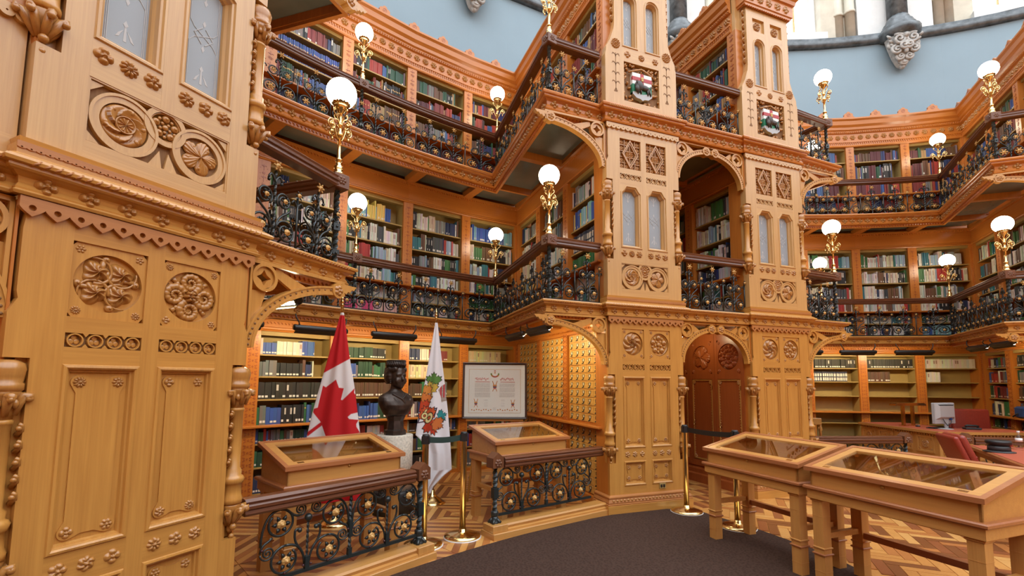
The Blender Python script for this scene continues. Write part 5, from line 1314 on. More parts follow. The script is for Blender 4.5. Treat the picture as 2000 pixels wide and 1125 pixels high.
# pair frame: front faces -x; local x runs along -y
show_case(frame(0) @ T(-1.19, 7.90, 0) @ RZ(-90), 1.0, 'oak display case with sloping glass lid, standing half on the carpet before the doorway')
show_case(frame(0) @ T(-1.19, 6.83, 0) @ RZ(-90), 1.06, 'oak display case with sloping glass lid, nearest one at the lower right')
show_case(frame(.5) @ T(-1.49, 9.25, 0) @ RZ(4.5), 1.0, 'oak display case before the red and white flag behind the railing')
show_case(frame(.5) @ T(.58, 9.33, 0) @ RZ(-8), 1.0, 'oak display case before the framed document beside the card catalogue')
# ================================================================== stanchions
def stanchion(p, label, to=None, beltmat='belt_green'):
    t = thing('stanchion', label, 'stanchion', T(p[0], p[1], 0), 'brass belt stanchions')
    b = MB(); b.lathe([(.178, .0), (.180, .012), (.172, .014)], 32); b.build('rubber_rim', 'rubber_white', t)
    b = MB(); b.lathe([(.175, .014), (.174, .026), (.12, .042), (.05, .052), (.034, .06), (.034, .085), (.0, .09)], 32); b.build('base', 'brass', t)
    b = MB(); b.lathe([(.030, .085), (.030, .91), (.032, .915), (.032, .99), (.028, .995)], 20); b.build('post', 'brass', t)
    b = MB(); b.lathe([(.0335, .955), (.0335, .985), (.030, .998), (0, .999)], 20); b.box(-.022, .022, -.036, .036, .91, .98); b.box(-.036, .036, -.022, .022, .91, .98); b.build('belt_head', 'black', t)
    if to:
        d = Vector((to[0] - p[0], to[1] - p[1], 0)); L_ = d.length; d.normalize(); n = 10; nn = Vector((-d.y, d.x, 0)) * .0012; v = []; f = []
        for i in range(n + 1):
            u = i / n; q = d * (.035 + (L_ - .07) * u); sag = -.012 * math.sin(PI * u)
            v += [tuple(q + nn + Vector((0, 0, .918 + sag))), tuple(q + nn + Vector((0, 0, .972 + sag))), tuple(q - nn + Vector((0, 0, .918 + sag))), tuple(q - nn + Vector((0, 0, .972 + sag)))]
            if i < n: a = i * 4; f += [(a, a + 4, a + 5, a + 1), (a + 2, a + 3, a + 7, a + 6), (a + 1, a + 5, a + 7, a + 3), (a, a + 2, a + 6, a + 4)]
        MB().add(v, f).build('belt', beltmat, t)
S = [(-.79, 4.40), (-.46, 4.637), (2.03, 5.56), (2.345, 4.985)]
stanchion(S[0], 'brass stanchion behind the gabled newel of the left railing', S[1])
stanchion(S[1], 'brass stanchion standing in the gap of the left alcove railing')
stanchion(S[2], 'brass stanchion in front of the arched doorway by the pier', S[3], 'black')
stanchion(S[3], 'brass stanchion behind the display case at the carpet edge')
# ================================================================== flags
def flag_stand(p, label, zt_):
    an = math.atan2(-p[0], p[1]); t = thing('flag', label, 'flag', T(p[0], p[1], 0) @ Matrix.Rotation(an, 4, 'Z'))
    b = MB(); b.lathe([(.165, 0), (.165, .012), (.14, .03), (.13, .034), (.10, .06), (.06, .085), (.035, .11), (.03, .16), (.022, .165)], 28); b.build('base', 'brass', t)
    b = MB(); b.lathe([(.0155, .12), (.0155, zt_ - .16)], 12); b.build('pole', 'oak_edge', t)
    b = MB(); b.lathe([(.017, zt_ - .20), (.017, zt_ - .13), (.026, zt_ - .125), (.012, zt_ - .11), (.014, zt_ - .10), (.024, zt_ - .085), (.012, zt_ - .07), (.016, zt_ - .06), (.003, zt_), (0, zt_)], 12); b.build('finial', 'brass', t)
    return t
def inside(poly, x, y):
    c = False; n = len(poly); j = n - 1
    for i in range(n):
        xi, yi = poly[i]; xj, yj = poly[j]
        if (yi > y) != (yj > y) and x < (xj - xi) * (y - yi) / (yj - yi) + xi: c = not c
        j = i
    return c
def lerp_tab(tab, z):      # tab of (z, x) with z falling
    for (z0, x0), (z1, x1) in zip(tab, tab[1:]):
        if z1 <= z <= z0: return x0 + (x1 - x0) * (z0 - z) / (z0 - z1)
    return tab[-1][1] if z < tab[-1][0] else tab[0][1]
def cloth(t, left, right, ztop, zbot, colour, nu, nv, folds, amp, y0=-.03, cut=None):
    v = []; f = []; cols = []
    for j in range(nv + 1):
        z = ztop + (zbot - ztop) * j / nv; a, c = lerp_tab(left, z), lerp_tab(right, z)
        for i in range(nu + 1):
            u = i / nu; x = a + (c - a) * u; dv = j / nv
            y = y0 - amp * (.25 + dv) * (math.sin(u * PI) * .8 + .30 * math.sin(folds * u * PI * 2 + dv * 1.5 + .4) + .16 * math.sin(folds * 2.3 * u * PI + 1.2))
            v.append((x, y, z))
    for j in range(nv):
        for i in range(nu):
            a = j * (nu + 1) + i; f.append((a, a + nu + 1, a + nu + 2, a + 1))
    C = [colour(x, z) for x, y, z in v]; C2 = list(C); dz = (ztop - zbot) / nv
    for j in range(1, nv):
        for i in range(1, nu):
            a = j * (nu + 1) + i; c = C[a]
            if C[a - 1] != c or C[a + 1] != c or C[a - nu - 1] != c or C[a + nu + 1] != c:
                x, _, z = v[a]; dx = v[a + 1][0] - x; sm_ = [colour(x + dx * p, z + dz * q) for p in (-.33, 0, .33) for q in (-.33, 0, .33)]; C2[a] = tuple(sum(s_[k] for s_ in sm_) / 9 for k in range(3))
    b = MB(); b.add(v, f, True); me = b.mesh('cloth', 'cloth')
    ca = me.color_attributes.new('Col', 'FLOAT_COLOR', 'POINT'); buf = []
    for c in C2: buf += [c[0], c[1], c[2], 1.0]
    ca.data.foreach_set('color', buf)
    o = put('cloth', me, t); so = o.modifiers.new('thick', 'SOLIDIFY'); so.thickness = .002
    return o
def px1(x, y): return ((590 + x / 3.754 - 654) / 183.0, 1.5 + (738 - (580 + y / 3.754)) / 183.0)
leaf = [px1(*p) for p in [(132, 640), (152, 652), (218, 596), (240, 655), (274, 659), (257, 742), (268, 744), (350, 658), (346, 690), (352, 702), (362, 704), (376, 772), (380, 836), (330, 846), (308, 866), (318, 880), (386, 890), (370, 920), (372, 940), (400, 985), (345, 990), (326, 1002), (330, 1024), (295, 1027), (215, 993), (178, 1031), (137, 924), (45, 997), (42, 968), (128, 900), (75, 830), (78, 805), (104, 796)]]
RED = (.50, .014, .018); WHT = (.72, .70, .70)
def can(x, z):
    la, lb = px1(130, 552), px1(308, 443)
    zl = la[1] + (lb[1] - la[1]) * (x - la[0]) / (lb[0] - la[0])
    if z > zl: return RED if z < 2.185 else WHT
    if inside(leaf, x, z): return RED
    if z < .50 + .25 * (x + .3): return RED
    return WHT
f1 = flag_stand((-1.84, 5.02), 'red and white maple leaf flag on a pole behind the display case', 2.42)
cloth(f1, [(2.21, -.012), px1(135, 540)[::-1], px1(70, 830)[::-1], px1(32, 1050)[::-1], (.30, -.36)], [(2.21, .02), px1(308, 443)[::-1], px1(350, 660)[::-1], px1(403, 1015)[::-1], (.30, .36)], 2.21, .24, can, 190, 380, 2.4, .045)
def px2(x, y): return ((800 + x / 3.125 - 846) / 155.0, 1.5 + (739 - (600 + y / 3.125)) / 155.0)
MAPLE = [(0, 1), (.13, .72), (.30, .80), (.24, .42), (.50, .62), (.55, .45), (.86, .50), (.74, .22), (.90, .10), (.50, -.22), (.56, -.42), (.06, -.36), (.04, -.85), (-.04, -.85), (-.06, -.36), (-.56, -.42), (-.50, -.22), (-.90, .10), (-.74, .22), (-.86, .50), (-.55, .45), (-.50, .62), (-.24, .42), (-.30, .80), (-.13, .72)]
def mleaf(cx, cy, r, a, grow=1.0):
    c0 = px2(cx, cy); q = []
    for x, y in MAPLE: q.append((c0[0] + r * grow * (x * math.cos(a) - y * math.sin(a)), c0[1] + r * grow * (x * math.sin(a) + y * math.cos(a))))
    return q
EMB = [(138, 440, .105, 0.0, (.10, .22, .05)), (122, 490, .105, .2, (.52, .36, .06)), (95, 505, .095, .5, (.60, .24, .05)), (88, 555, .105, .3, (.60, .18, .04)), (80, 600, .11, .6, (.50, .06, .02)), (182, 650, .08, -1.2, (.03, .24, .26)), (130, 700, .13, PI + .3, (.50, .05, .02)), (158, 690, .10, -2.2, (.55, .16, .04)), (106, 645, .125, .4, (.58, .10, .03))]
EMB = [(mleaf(a, c, r, t_), mleaf(a, c, r, t_, 1.13), col) for a, c, r, t_, col in EMB]
dia = [px2(*p) for p in ((45, 692), (60, 640), (85, 612), (163, 598), (150, 648), (128, 680))]; dia2 = [px2(*p) for p in ((55, 684), (68, 645), (90, 620), (152, 608), (142, 644), (122, 672))]
def ring(x, z, cx, cy, rx, ry, w_, a=-.45):
    c0 = px2(cx, cy); dx, dz = x - c0[0], z - c0[1]; u = dx * math.cos(a) + dz * math.sin(a); v = -dx * math.sin(a) + dz * math.cos(a); d = math.hypot(u / rx, v / ry); return abs(d - 1) < w_ / rx
crown = [px2(*p) for p in ((165, 495), (185, 470), (205, 458), (215, 505), (222, 556), (185, 568), (180, 530))]
def jub(x, z):
    for cx, cy, rx, ry in ((88, 648, .026, .030), (114, 660, .026, .048)):
        if ring(x, z, cx, cy, rx, ry, .009): return (.75, .62, .28)
        if ring(x, z, cx, cy, rx, ry, .016): return (.02, .015, .01)
    s0 = px2(80, 640); s1 = px2(98, 614)      # the stroke of the six
    for w_, c in ((.009, (.75, .62, .28)), (.016, (.02, .015, .01))):
        tx = max(0, min(1, ((x - s0[0]) * (s1[0] - s0[0]) + (z - s0[1]) * (s1[1] - s0[1])) / ((s1[0] - s0[0]) ** 2 + (s1[1] - s0[1]) ** 2)))
        if math.hypot(x - s0[0] - tx * (s1[0] - s0[0]), z - s0[1] - tx * (s1[1] - s0[1])) < w_: return c
    for p, o, c in EMB[::-1]:
        if inside(p, x, z): return c
        if inside(o, x, z): return (.03, .02, .015)
    if inside(dia, x, z) and not inside(dia2, x, z): return (.04, .02, .05)
    if inside(crown, x, z): return (.45, .03, .04) if math.sin(x * 170 + 1) > .1 and z > px2(0, 540)[1] else (.16, .10, .08) if math.sin(z * 420) > 0 else (.55, .48, .42)
    return (.74, .73, .76)
f2 = flag_stand((-.96, 5.88), 'white flag with autumn maple leaves and the number 60 beside the bust', 2.40)
L2_ = [(2.215, -.012)] + [px2(*p)[::-1] for p in ((90, 420), (60, 580), (38, 760), (70, 790), (100, 870), (105, 980), (95, 1080))]
R2_ = [(2.215, .018)] + [px2(*p)[::-1] for p in ((175, 260), (200, 430), (225, 620), (243, 800), (255, 965), (210, 1000), (150, 1060), (135, 1100))]
zb2 = px2(95, 1098)[1]
cloth(f2, L2_, R2_, 2.215, zb2, jub, 190, 400, 2.0, .04)
# ================================================================== bust on a stone drum
bp = (-1.345, 5.50); face = math.atan2(-bp[0], bp[1]) + R_(36)
pd = thing('stone_pedestal', 'round pale limestone pedestal under the bronze bust', 'pedestal', T(bp[0], bp[1], 0))
b = MB(); b.lathe([(.205, .26), (.205, .862), (.20, .868), (0, .868)], 40); b.build('drum', 'pedestal_stone', pd)
b = MB(); b.lathe([(.245, 0), (.245, .24), (.235, .26), (0, .26)], 32); b.build('foot', 'black', pd)
bu = thing('bronze_bust', 'dark bronze bust of a woman wearing a tiara on a stone drum', 'bust', T(bp[0], bp[1], .868) @ Matrix.Rotation(face, 4, 'Z'))
b = MB(); b.lathe([(.125, 0), (.125, .05), (.10, .065), (.09, .16), (.11, .20), (.11, .215), (0, .215)], 8, smooth=False); b.build('socle', 'bronze', bu)
b = MB()
def ell(z, rx, ry, cx=0, cy=0, n=28, pw=2.0): return [(cx + rx * math.copysign(abs(math.cos(2 * PI * i / n)) ** (2 / pw), math.cos(2 * PI * i / n)), cy + ry * math.copysign(abs(math.sin(2 * PI * i / n)) ** (2 / pw), math.sin(2 * PI * i / n)), z) for i in range(n)]
def loft(rings):
    v = []; f = []; n = len(rings[0])
    for r in rings: v += r
    for j in range(len(rings) - 1):
        for i in range(n): f.append((j * n + i, j * n + (i + 1) % n, (j + 1) * n + (i + 1) % n, (j + 1) * n + i))
    f += [tuple(range(n - 1, -1, -1)), tuple(range((len(rings) - 1) * n, len(rings) * n))]; b.add(v, f, True)
loft([ell(.20, .10, .08, 0, .0), ell(.235, .15, .115, 0, -.005), ell(.29, .19, .13, 0, -.01), ell(.34, .212, .132, 0, -.008, pw=2.3), ell(.39, .222, .12, 0, 0, pw=2.5), ell(.43, .215, .105, 0, .006, pw=2.5), ell(.465, .175, .09, 0, .012), ell(.49, .105, .075, 0, .016), ell(.52, .066, .062, 0, .012), ell(.60, .058, .060, 0, .0)])   # shoulders and neck
HB = b; b = MB()
loft([ell(.545, .018, .016, 0, -.060), ell(.555, .040, .045, 0, -.045), ell(.575, .058, .070, 0, -.025), ell(.605, .068, .086, 0, -.01), ell(.64, .073, .092, 0, .0), ell(.68, .074, .094, 0, .003), ell(.72, .072, .090, 0, .006), ell(.75, .055, .07, 0, .008), ell(.765, .03, .04, 0, .01)])   # skull and jaw
b.ball((0, -.100, .622), .016, 8, 8, (.75, 1.0, 1.0)); b.tube([(0, -.086, .665), (0, -.096, .645), (0, -.106, .625)], lambda q: .008 + .005 * q, 6)     # nose
for s in (-1, 1):
    b.ball((s * .034, -.072, .612), .030, 10, 8, (1, .7, 1.1)); b.tube([(s * .012, -.090, .668), (s * .03, -.088, .674), (s * .052, -.074, .666)], .008, 6); b.ball((s * .031, -.080, .655), .012, 8, 6, (1.2, .7, .7))
    b.ball((s * .074, .0, .645), .018, 8, 6, (.5, 1, 1.5))
b.tube([(-.026, -.082, .590), (0, -.094, .592), (.026, -.082, .590)], .0065, 6); b.tube([(-.022, -.082, .580), (0, -.092, .578), (.022, -.082, .580)], .0075, 6); b.ball((0, -.078, .556), .020, 8, 6)
for k in range(21):     # rolled curls of the hair
    a = R_(-62 + 304 * k / 14) - PI / 2 + R_(62); a = R_(-48 + 276 * k / 20); x, y = math.cos(a), math.sin(a)
    for z, r, q in ((.715, .024, .98), (.685, .026, 1.02), (.655, .026, 1.04), (.628, .024, 1.0), (.605, .02, .92)):
        if y < -.25 and z < .70: continue
        b.ball((x * .078 * q, .012 + y * .092 * q, z + .006 * math.sin(k * 2.3)), r, 8, 6)
b.ball((0, .06, .67), .085, 14, 10, (1, .8, .95)); b.ball((0, .015, .735), .075, 14, 10, (1, 1, .6))
HS = 1.24
HB.add([(x * HS, y * HS + .006, .535 + (z - .545) * HS) for x, y, z in b.v], b.f, True); b = HB
b.tube([(-.10, -.075, .47), (-.05, -.10, .44), (0, -.118, .41), (.03, -.128, .37)], .012, 6); b.tube([(.09, -.075, .47), (.05, -.10, .44), (.0, -.118, .41)], .012, 6)
for i in range(7): b.tube([(-.20 + .015 * i, -.02 - .014 * i, .41), (-.185 + .022 * i, -.06 - .012 * i, .34), (-.15 + .03 * i, -.08 - .008 * i, .27)], .007, 5)
for i in range(9):
    b.ball((.13 + .02 * (i % 3), -.105 + .012 * (i % 3), .40 - .025 * (i // 3)), .013, 6, 5)
o = b.build('figure', 'bronze', bu); rm = o.modifiers.new('skin', 'REMESH'); rm.mode = 'VOXEL'; rm.voxel_size = .0065; rm.use_smooth_shade = True
sm = o.modifiers.new('soft', 'SMOOTH'); sm.iterations = 7; sm.factor = .5
b = MB(); n = 26; TC = (0, .016, 0)
RX = lambda r, z: (r, z)
b.lathe([(.098, .745), (.103, .75), (.103, .766), (.098, .77)], 44, TC); b.lathe([(.106, .842), (.111, .847), (.111, .856), (.106, .86)], 44, TC)
b.lathe([(.098, .75), (.104, .852)], 44, TC)
for i in range(n):
    a = 2 * PI * i / n; b.tube([(.103 * math.cos(a), .016 + .103 * math.sin(a), .765), (.108 * math.cos(a), .016 + .108 * math.sin(a), .845)], .0055, 5); b.ball((.106 * math.cos(a + PI / n), .016 + .106 * math.sin(a + PI / n), .805), .010, 6, 5, (1, 1, 1.6))
b.build('tiara', 'bronze', bu)
b = MB()
for s in (-1, 1): b.ball((s * .098, -.02, .615), .009, 6, 5); b.ball((s * .098, -.02, .595), .011, 6, 5)
b.build('earrings', 'bronze', bu)
# ================================================================== framed document on an easel
FD = T(-.215, 6.02, 0) @ RZ(1.5)
fd = thing('framed_document', 'framed white printed proclamation with crests on an easel', 'picture frame', FD @ T(0, 0, 1.01) @ Matrix.Rotation(R_(-5), 4, 'X'))
hw, H = .415, .72
plain('frame_brown', (.04, .016, .010), .35)
b = MB(); b.frame_xz(-hw, hw, 0, H, [(0, .02), (0, -.012), (.008, -.018), (.020, -.014), (.026, -.006), (.028, .0)]); b.build('frame', 'frame_brown', fd)
MB().box(-hw + .01, hw - .01, .002, .012, .01, H - .01).build('mat_board', 'white_paper', fd)
b = MB(); b.frame_xz(-hw + .082, hw - .082, .075, H - .085, [(0, .0015), (.004, .0012)]); b.build('gold_line', 'gilt', fd)
plain('ink', (.32, .32, .33), .8); plain('ink_red', (.55, .10, .10), .8); plain('crest_green', (.12, .28, .04), .7); plain('crest_orange', (.55, .22, .06), .7); plain('crest_blue', (.03, .05, .15), .7)
b = MB(); y = .001
def px3(x, y_): return ((x - 700) / 1240 * 1.0, (1030 - y_) / 1240 * 1.0)
rr = random.Random(3)
def bar(x0, x1, y_, h=.0012): a, z = px3(x0, y_); c, _ = px3(x1, y_); b.box(a, c, y, y + .001, z - h, z + h)
for x0, x1 in ((383, 625), (775, 1020)):
    for y_ in list(range(470, 525, 9)) + list(range(540, 612, 9)) + list(range(622, 690, 9)):
        x = x0
        while x < x1 - 6: w_ = rr.randint(8, 30); bar(x, min(x1, x + w_), y_, .0011); x += w_ + 5
for cx in (560, 830):
    for y_ in (728, 745, 780, 810, 830): bar(cx - 30, cx + 30, y_, .001)
for y_ in (855, 870, 885): bar(670, 722, y_, .001)
b.build('print', 'ink', fd)
b = MB()
for x0 in (385, 785):
    bar(x0 + 2, x0 + 235, 446, .003)
    p = [px3(x0 + 8 * i, 398 + 26 * math.sin(i * 1.1) * math.cos(i * .37 + x0)) for i in range(28)]; b.tube([(a, .0005, z) for a, z in p], .003, 4)
    p = [px3(x0 + 12 + 8 * i, 400 + 30 * math.cos(i * .9 + 1) * math.sin(i * .41)) for i in range(26)]; b.tube([(a, .0005, z) for a, z in p], .002, 4)
b.build('red_heading', 'ink_red', fd)
def crest(cx, cy, s, nm='crest'):
    b = MB(); P = lambda x, z: (lambda q: (q[0], q[1]))(px3(cx + x * s, cy - z * s))
    b.mi = 0; b.prism([P(-30, 20), P(30, 20), P(30, -5), P(-30, -5)], .0004, .0015); b.mi = 1; b.prism([P(-30, -5), P(30, -5), P(26, -25), P(-26, -25)], .0004, .0015); b.mi = 2; b.prism([P(-26, -25), P(26, -25), P(0, -55)], .0004, .0015)
    b.mi = 0
    for d in (-1, 1): b.prism([P(d * 8, 20), P(d * 22, 20), P(d * 44, 80), P(d * 34, 84)], .0004, .0015); b.prism([P(d * 10, -30), P(d * 20, -30), P(d * 38, -84), P(d * 28, -86)], .0004, .0015)
    b.build(nm, ['crest_orange', 'crest_blue', 'ink_red'], fd)
crest(700, 512, 1.0); crest(403, 780, .8); crest(988, 790, .8)
b = MB()
for i in range(13):
    a = PI + PI * i / 12; cx, cy = 700 + 58 * math.cos(a), 318 - 46 * math.sin(a) * 1.0; b.mi = 0 if i in (0, 1, 11, 12) else 1 if i in (2, 3, 9, 10) else 2
    q = px3(cx, cy); b.prism(circ(q[0], q[1], .011, 6, i), .0004, .0015)
b.mi = 1; q = px3(700, 300); b.prism(circ(q[0], q[1], .010, 8), .0004, .0015); q = px3(700, 270); b.mi = 2; b.prism([(q[0] - .012, q[1] - .006), (q[0] + .012, q[1] - .006), (q[0] + .008, q[1] + .010), (q[0], q[1] + .004), (q[0] - .008, q[1] + .010)], .0004, .0015)
b.build('wreath', ['crest_green', 'crest_orange', 'ink_red'], fd)
b = MB()
for i in range(20):
    if i in (9, 10): continue
    q = px3(340 + 37.5 * i, 888 + 8 * math.sin(i * 2)); b.prism(circ(q[0], q[1], .009, 5, i), .0004, .0015)
b.build('leaf_border', 'crest_orange', fd)
MB().box(-hw + .02, hw - .02, -.0025, -.0015, .02, H - .02).build('glass_pane', 'glass', fd)
es = thing('easel', 'slim brass easel holding the framed document', 'easel', FD @ T(0, .04, 0))
for x in (-.26, .26): b = MB(); b.tube([(x * 1.25, -.10, 0), (x * .55, .06, 1.70)], .014, 8); b.build('leg', 'brass_dull', es)
b = MB(); b.tube([(0, .45, 0), (0, .07, 1.6)], .014, 8); b.build('leg', 'brass_dull', es)
b = MB(); b.box(-.36, .36, -.075, .02, .985, 1.008); b.build('tray', 'brass_dull', es)
# ================================================================== the right alcove: desks, chairs and small things
FR = frame(-.5)
dk = thing('carved_desk', 'carved oak desk with red leather top behind the railing', 'desk', FR @ T(.52, 9.72, 0))
X1, Y1, ZT = 1.55, 1.75, .757
b = MB(); b.slab([(.05, .05), (X1, .05), (X1, .62), (.75, .62), (.75, Y1), (.05, Y1)], .0, ZT - .05); b.build('body', 'oak_v', dk)
b = MB(); b.slab([(0, 0), (X1 + .03, 0), (X1 + .03, .66), (.80, .66), (.80, Y1 + .03), (0, Y1 + .03)], ZT - .045, ZT - .004); b.build('top', 'oak', dk)
b = MB(); b.slab([(.05, .05), (X1 - .02, .05), (X1 - .02, .61), (.75, .61), (.75, Y1 - .02), (.05, Y1 - .02)], ZT - .004, ZT); b.build('leather_inset', 'red_leather', dk)
b = MB()
for i in range(34): b.ball((.03, .04 + i * Y1 / 34, ZT - .065), .020, 6, 5, (.6, 1, 1))
for i in range(30): b.ball((.04 + i * X1 / 30, .03, ZT - .065), .020, 6, 5, (1, .6, 1))
b.build('bead_moulding', 'carved', dk)
def desk_panel(M, w_, h, i):
    p = put('carved_panel', cached(('dpan', w_, h), lambda: (lambda q: (q.frame_xz(0, w_, 0, h, [(0, 0), (.0, -.012), (.03, -.012), (.04, -.002)]), q.box(.03, w_ - .03, -.003, 0, .03, h - .03))[1].mesh('carved_panel', 'oak_v'))(MB())), dk, mat=M)
    put('rosette', MED((2, 0, 3)[i % 3]), p, (w_ / 2, -.003, h / 2), scale=(.07, .05, .07))
    for sx in (.055, w_ - .055):
        for sz in (.055, h - .055): put('corner_rosette', ROS(4), p, (sx, -.003, sz), scale=.022)
for i in range(4):
    for j, (z, h) in enumerate(((.40, .27), (.08, .27))): desk_panel(T(.048, .50 + i * .42 - .02, z) @ RZ(-90), .34, h, i + j)
for i in range(4):
    for j, (z, h) in enumerate(((.40, .27), (.08, .27))): desk_panel(T(.10 + i * .36, .048, z), .31, h, i + j + 1)
dz = ZT
mo = thing('computer_monitor', 'silver flat computer monitor seen from behind on the carved desk', 'monitor', FR @ T(1.02, 10.18, dz) @ RZ(18))
b = MB(); b.box(-.235, .235, -.012, .03, .085, .43, .008); b.build('bezel', 'silver_plastic', mo)
b = MB(); v = [(-.215, -.012, .16), (.215, -.012, .16), (.215, -.012, .41), (-.215, -.012, .41), (-.16, -.05, .20), (.16, -.05, .20), (.16, -.05, .38), (-.16, -.05, .38)]; b.add(v, [(4, 5, 6, 7), (0, 1, 5, 4), (1, 2, 6, 5), (2, 3, 7, 6), (3, 0, 4, 7)]); b.build('rear_housing', 'silver_plastic', mo)
b = MB(); b.prism([(-.17, .402), (.17, .402), (.15, .385), (-.15, .385)], -.048, -.02); b.build('vent', 'dark_plastic', mo)
b = MB(); b.lathe([(.11, 0), (.11, .008), (.06, .014), (.0, .016)], 24); b.prism([(-.03, .01), (.03, .01), (.045, .13), (-.045, .13)], -.03, -.012); b.build('stand', 'silver_plastic', mo)
b = MB(); b.tube(bez((-.08, -.03, .17), (-.08, -.06, .09), (-.02, -.05, .08), (0, -.04, .06)), .006, 6); b.tube(bez((.10, -.03, .17), (.10, -.06, .10), (.02, -.05, .08), (0, -.04, .06)), .006, 6); b.build('cables', 'dark_plastic', mo)
b = MB(); b.box(.085, .115, -.045, -.012, .15, .18); b.build('connector', 'blue_bag', mo)
ms_ = thing('computer_mouse', 'small black computer mouse on the desk', 'mouse', FR @ T(.88, 10.55, dz)); b = MB(); b.ball((0, 0, .012), .035, 12, 8, (.8, 1.3, .6)); b.build('shell', 'dark_plastic', ms_); MB().box(-.002, .002, -.045, -.02, .028, .036).build('wheel', 'silver_plastic', ms_)
br = thing('brass_reading_lamp', 'tall brass desk lamp with long horizontal trough shade', 'lamp', FR @ T(.80, 10.72, dz) @ RZ(12))
for x in (-.03, .17): b = MB(); b.box(x - .022, x + .022, -.02, .02, 0, .36); b.build('post', 'brass', br); MB().box(x - .05, x + .05, -.05, .05, 0, .012).build('foot', 'brass', br)
b = MB(); b.prism([(-.24, .355), (.40, .355), (.40, .375), (.36, .40), (-.22, .40), (-.24, .38)], -.06, .06); b.build('shade', 'brass', br)
ph = thing('desk_telephone', 'black desk telephone beside the monitor', 'telephone', FR @ T(1.42, 10.15, dz) @ RZ(-20)); b = MB(); b.box(-.10, .10, -.07, .07, 0, .035, .01); b.build('body', 'dark_plastic', ph); b = MB(); b.tube([(-.085, .0, .045), (-.06, 0, .062), (.06, 0, .062), (.085, 0, .045)], .018, 8); b.build('handset', 'black', ph)
kb = thing('keyboard', 'black keyboard lying by the monitor foot', 'keyboard', FR @ T(1.02, 10.30, dz) @ RZ(18)); b = MB(); b.box(-.20, .20, -.065, .065, 0, .016, .004); b.build('case', 'dark_plastic', kb)
b = MB()
for i in range(14):
    for j in range(4): b.box(-.185 + i * .0265, -.163 + i * .0265, -.05 + j * .025, -.03 + j * .025, .016, .021)
b.build('keys', 'black', kb)
def leather_chair(M, label, tilt=8, w_=.56, hb=.56, arms=True):
    t = thing('leather_chair', label, 'chair', M, 'burgundy leather chairs')      # faces -y
    def pad(bm, x0, x1, y0, y1, z0, z1, r=.05): bm.box(x0, x1, y0, y1, z0, z1, r)
    def soft(o, w=.035): m_ = o.modifiers.new('soft', 'BEVEL'); m_.width = w; m_.segments = 4; [setattr(p, 'use_smooth', True) for p in o.data.polygons]; return o
    soft(MB().box(-w_ / 2, w_ / 2, -.27, .26, .40, .52).build('seat', 'burgundy', t), .045)
    R = T(0, .22, .50) @ Matrix.Rotation(R_(-tilt), 4, 'X')
    b = MB(); b.M = R; b.box(-w_ / 2, w_ / 2, 0, .055, 0, hb); soft(b.build('back_shell', 'burgundy', t), .026)
    b = MB(); b.M = R; b.box(-w_ / 2 + .015, w_ / 2 - .015, -.07, .004, .04, hb - .005)
    bk = soft(b.build('backrest', 'burgundy', t), .035)
    for z in (.10, .15, .20): b = MB(); b.M = R; b.tube([(-w_ / 2 + .03, -.062, z), (w_ / 2 - .03, -.062, z)], .012, 6); b.build('piping', 'burgundy', bk)
    for s in ((-1, 1) if arms else ()): b = MB(); b.box(s * (w_ / 2 + .03) - .03, s * (w_ / 2 + .03) + .03, -.2, .22, .60, .65, .015); b.box(s * (w_ / 2 + .03) - .02, s * (w_ / 2 + .03) + .02, -.05, .05, .42, .60); b.build('armrest', 'burgundy', t)
    b = MB(); b.lathe([(.03, .08), (.03, .40)], 12); b.build('column', 'dark_plastic', t)
    for k in range(5):
        a = 2 * PI * k / 5; c, s_ = math.cos(a), math.sin(a); b = MB(); b.tube([(0, 0, .10), (c * .15, s_ * .15, .09), (c * .29, s_ * .29, .065)], .018, 6); l = b.build('leg', 'dark_plastic', t)
        b = MB(); b.lathe([(.03, -.015), (.03, .015)], 12, (c * .29, s_ * .29, .03), 'y'); b.build('caster', 'black', l)
leather_chair(FR @ T(1.98, 10.62, 0) @ RZ(-12), 'burgundy leather office chair behind the carved desk', 6, .60, .56)
# writing desk and chair out on the hall floor
RD = frame(0) @ T(1.28, 6.56, 0) @ RZ(38)
rd = thing('writing_desk', 'writing desk with bright red leather top at the right edge', 'desk', RD)
b = MB(); b.box(0, 1.98, -.95, 0, .70, .742, .008); b.build('top', 'oak_edge', rd); b = MB(); b.box(.03, 1.95, -.92, -.03, .742, .746); b.build('leather_inset', 'red_leather', rd)
for x, y in ((.05, -.09), (1.88, -.09), (.05, -.9), (1.88, -.9)): b = MB(); b.box(x, x + .05, y, y + .05, 0, .70); b.build('leg', 'oak_edge', rd)
for x0, x1, y0, y1 in ((.06, 1.92, -.08, -.06), (.06, 1.92, -.89, -.87), (.06, .08, -.87, -.08), (1.90, 1.92, -.87, -.08)): b = MB(); b.box(x0, x1, y0, y1, .63, .70); b.build('apron', 'oak_edge', rd)
leather_chair(RD @ T(1.16, -.04, 0) @ RZ(8), 'burgundy leather chair tucked under the red-topped writing desk', 20, .50, .46, False)
ht = thing('peaked_cap', 'dark uniform cap with a red badge lying on the writing desk', 'hat', RD @ T(1.30, -.12, .746) @ RZ(-20) @ Matrix.Scale(.86, 4))
b = MB(); b.lathe([(.155, 0), (.158, .008), (.12, .014), (.115, .02)], 32); b.build('brim', 'dark_plastic', ht)
b = MB(); b.lathe([(.112, .018), (.110, .075), (.100, .08)], 32); b.build('band', 'dark_plastic', ht)
b = MB(); b.lathe([(.100, .078), (.125, .11), (.13, .135), (.115, .15), (.06, .14), (0, .135)], 32); b.build('crown', 'black', ht)
b = MB(); b.box(-.035, .03, -.128, -.10, .082, .10); b.build('badge', 'burgundy', ht)
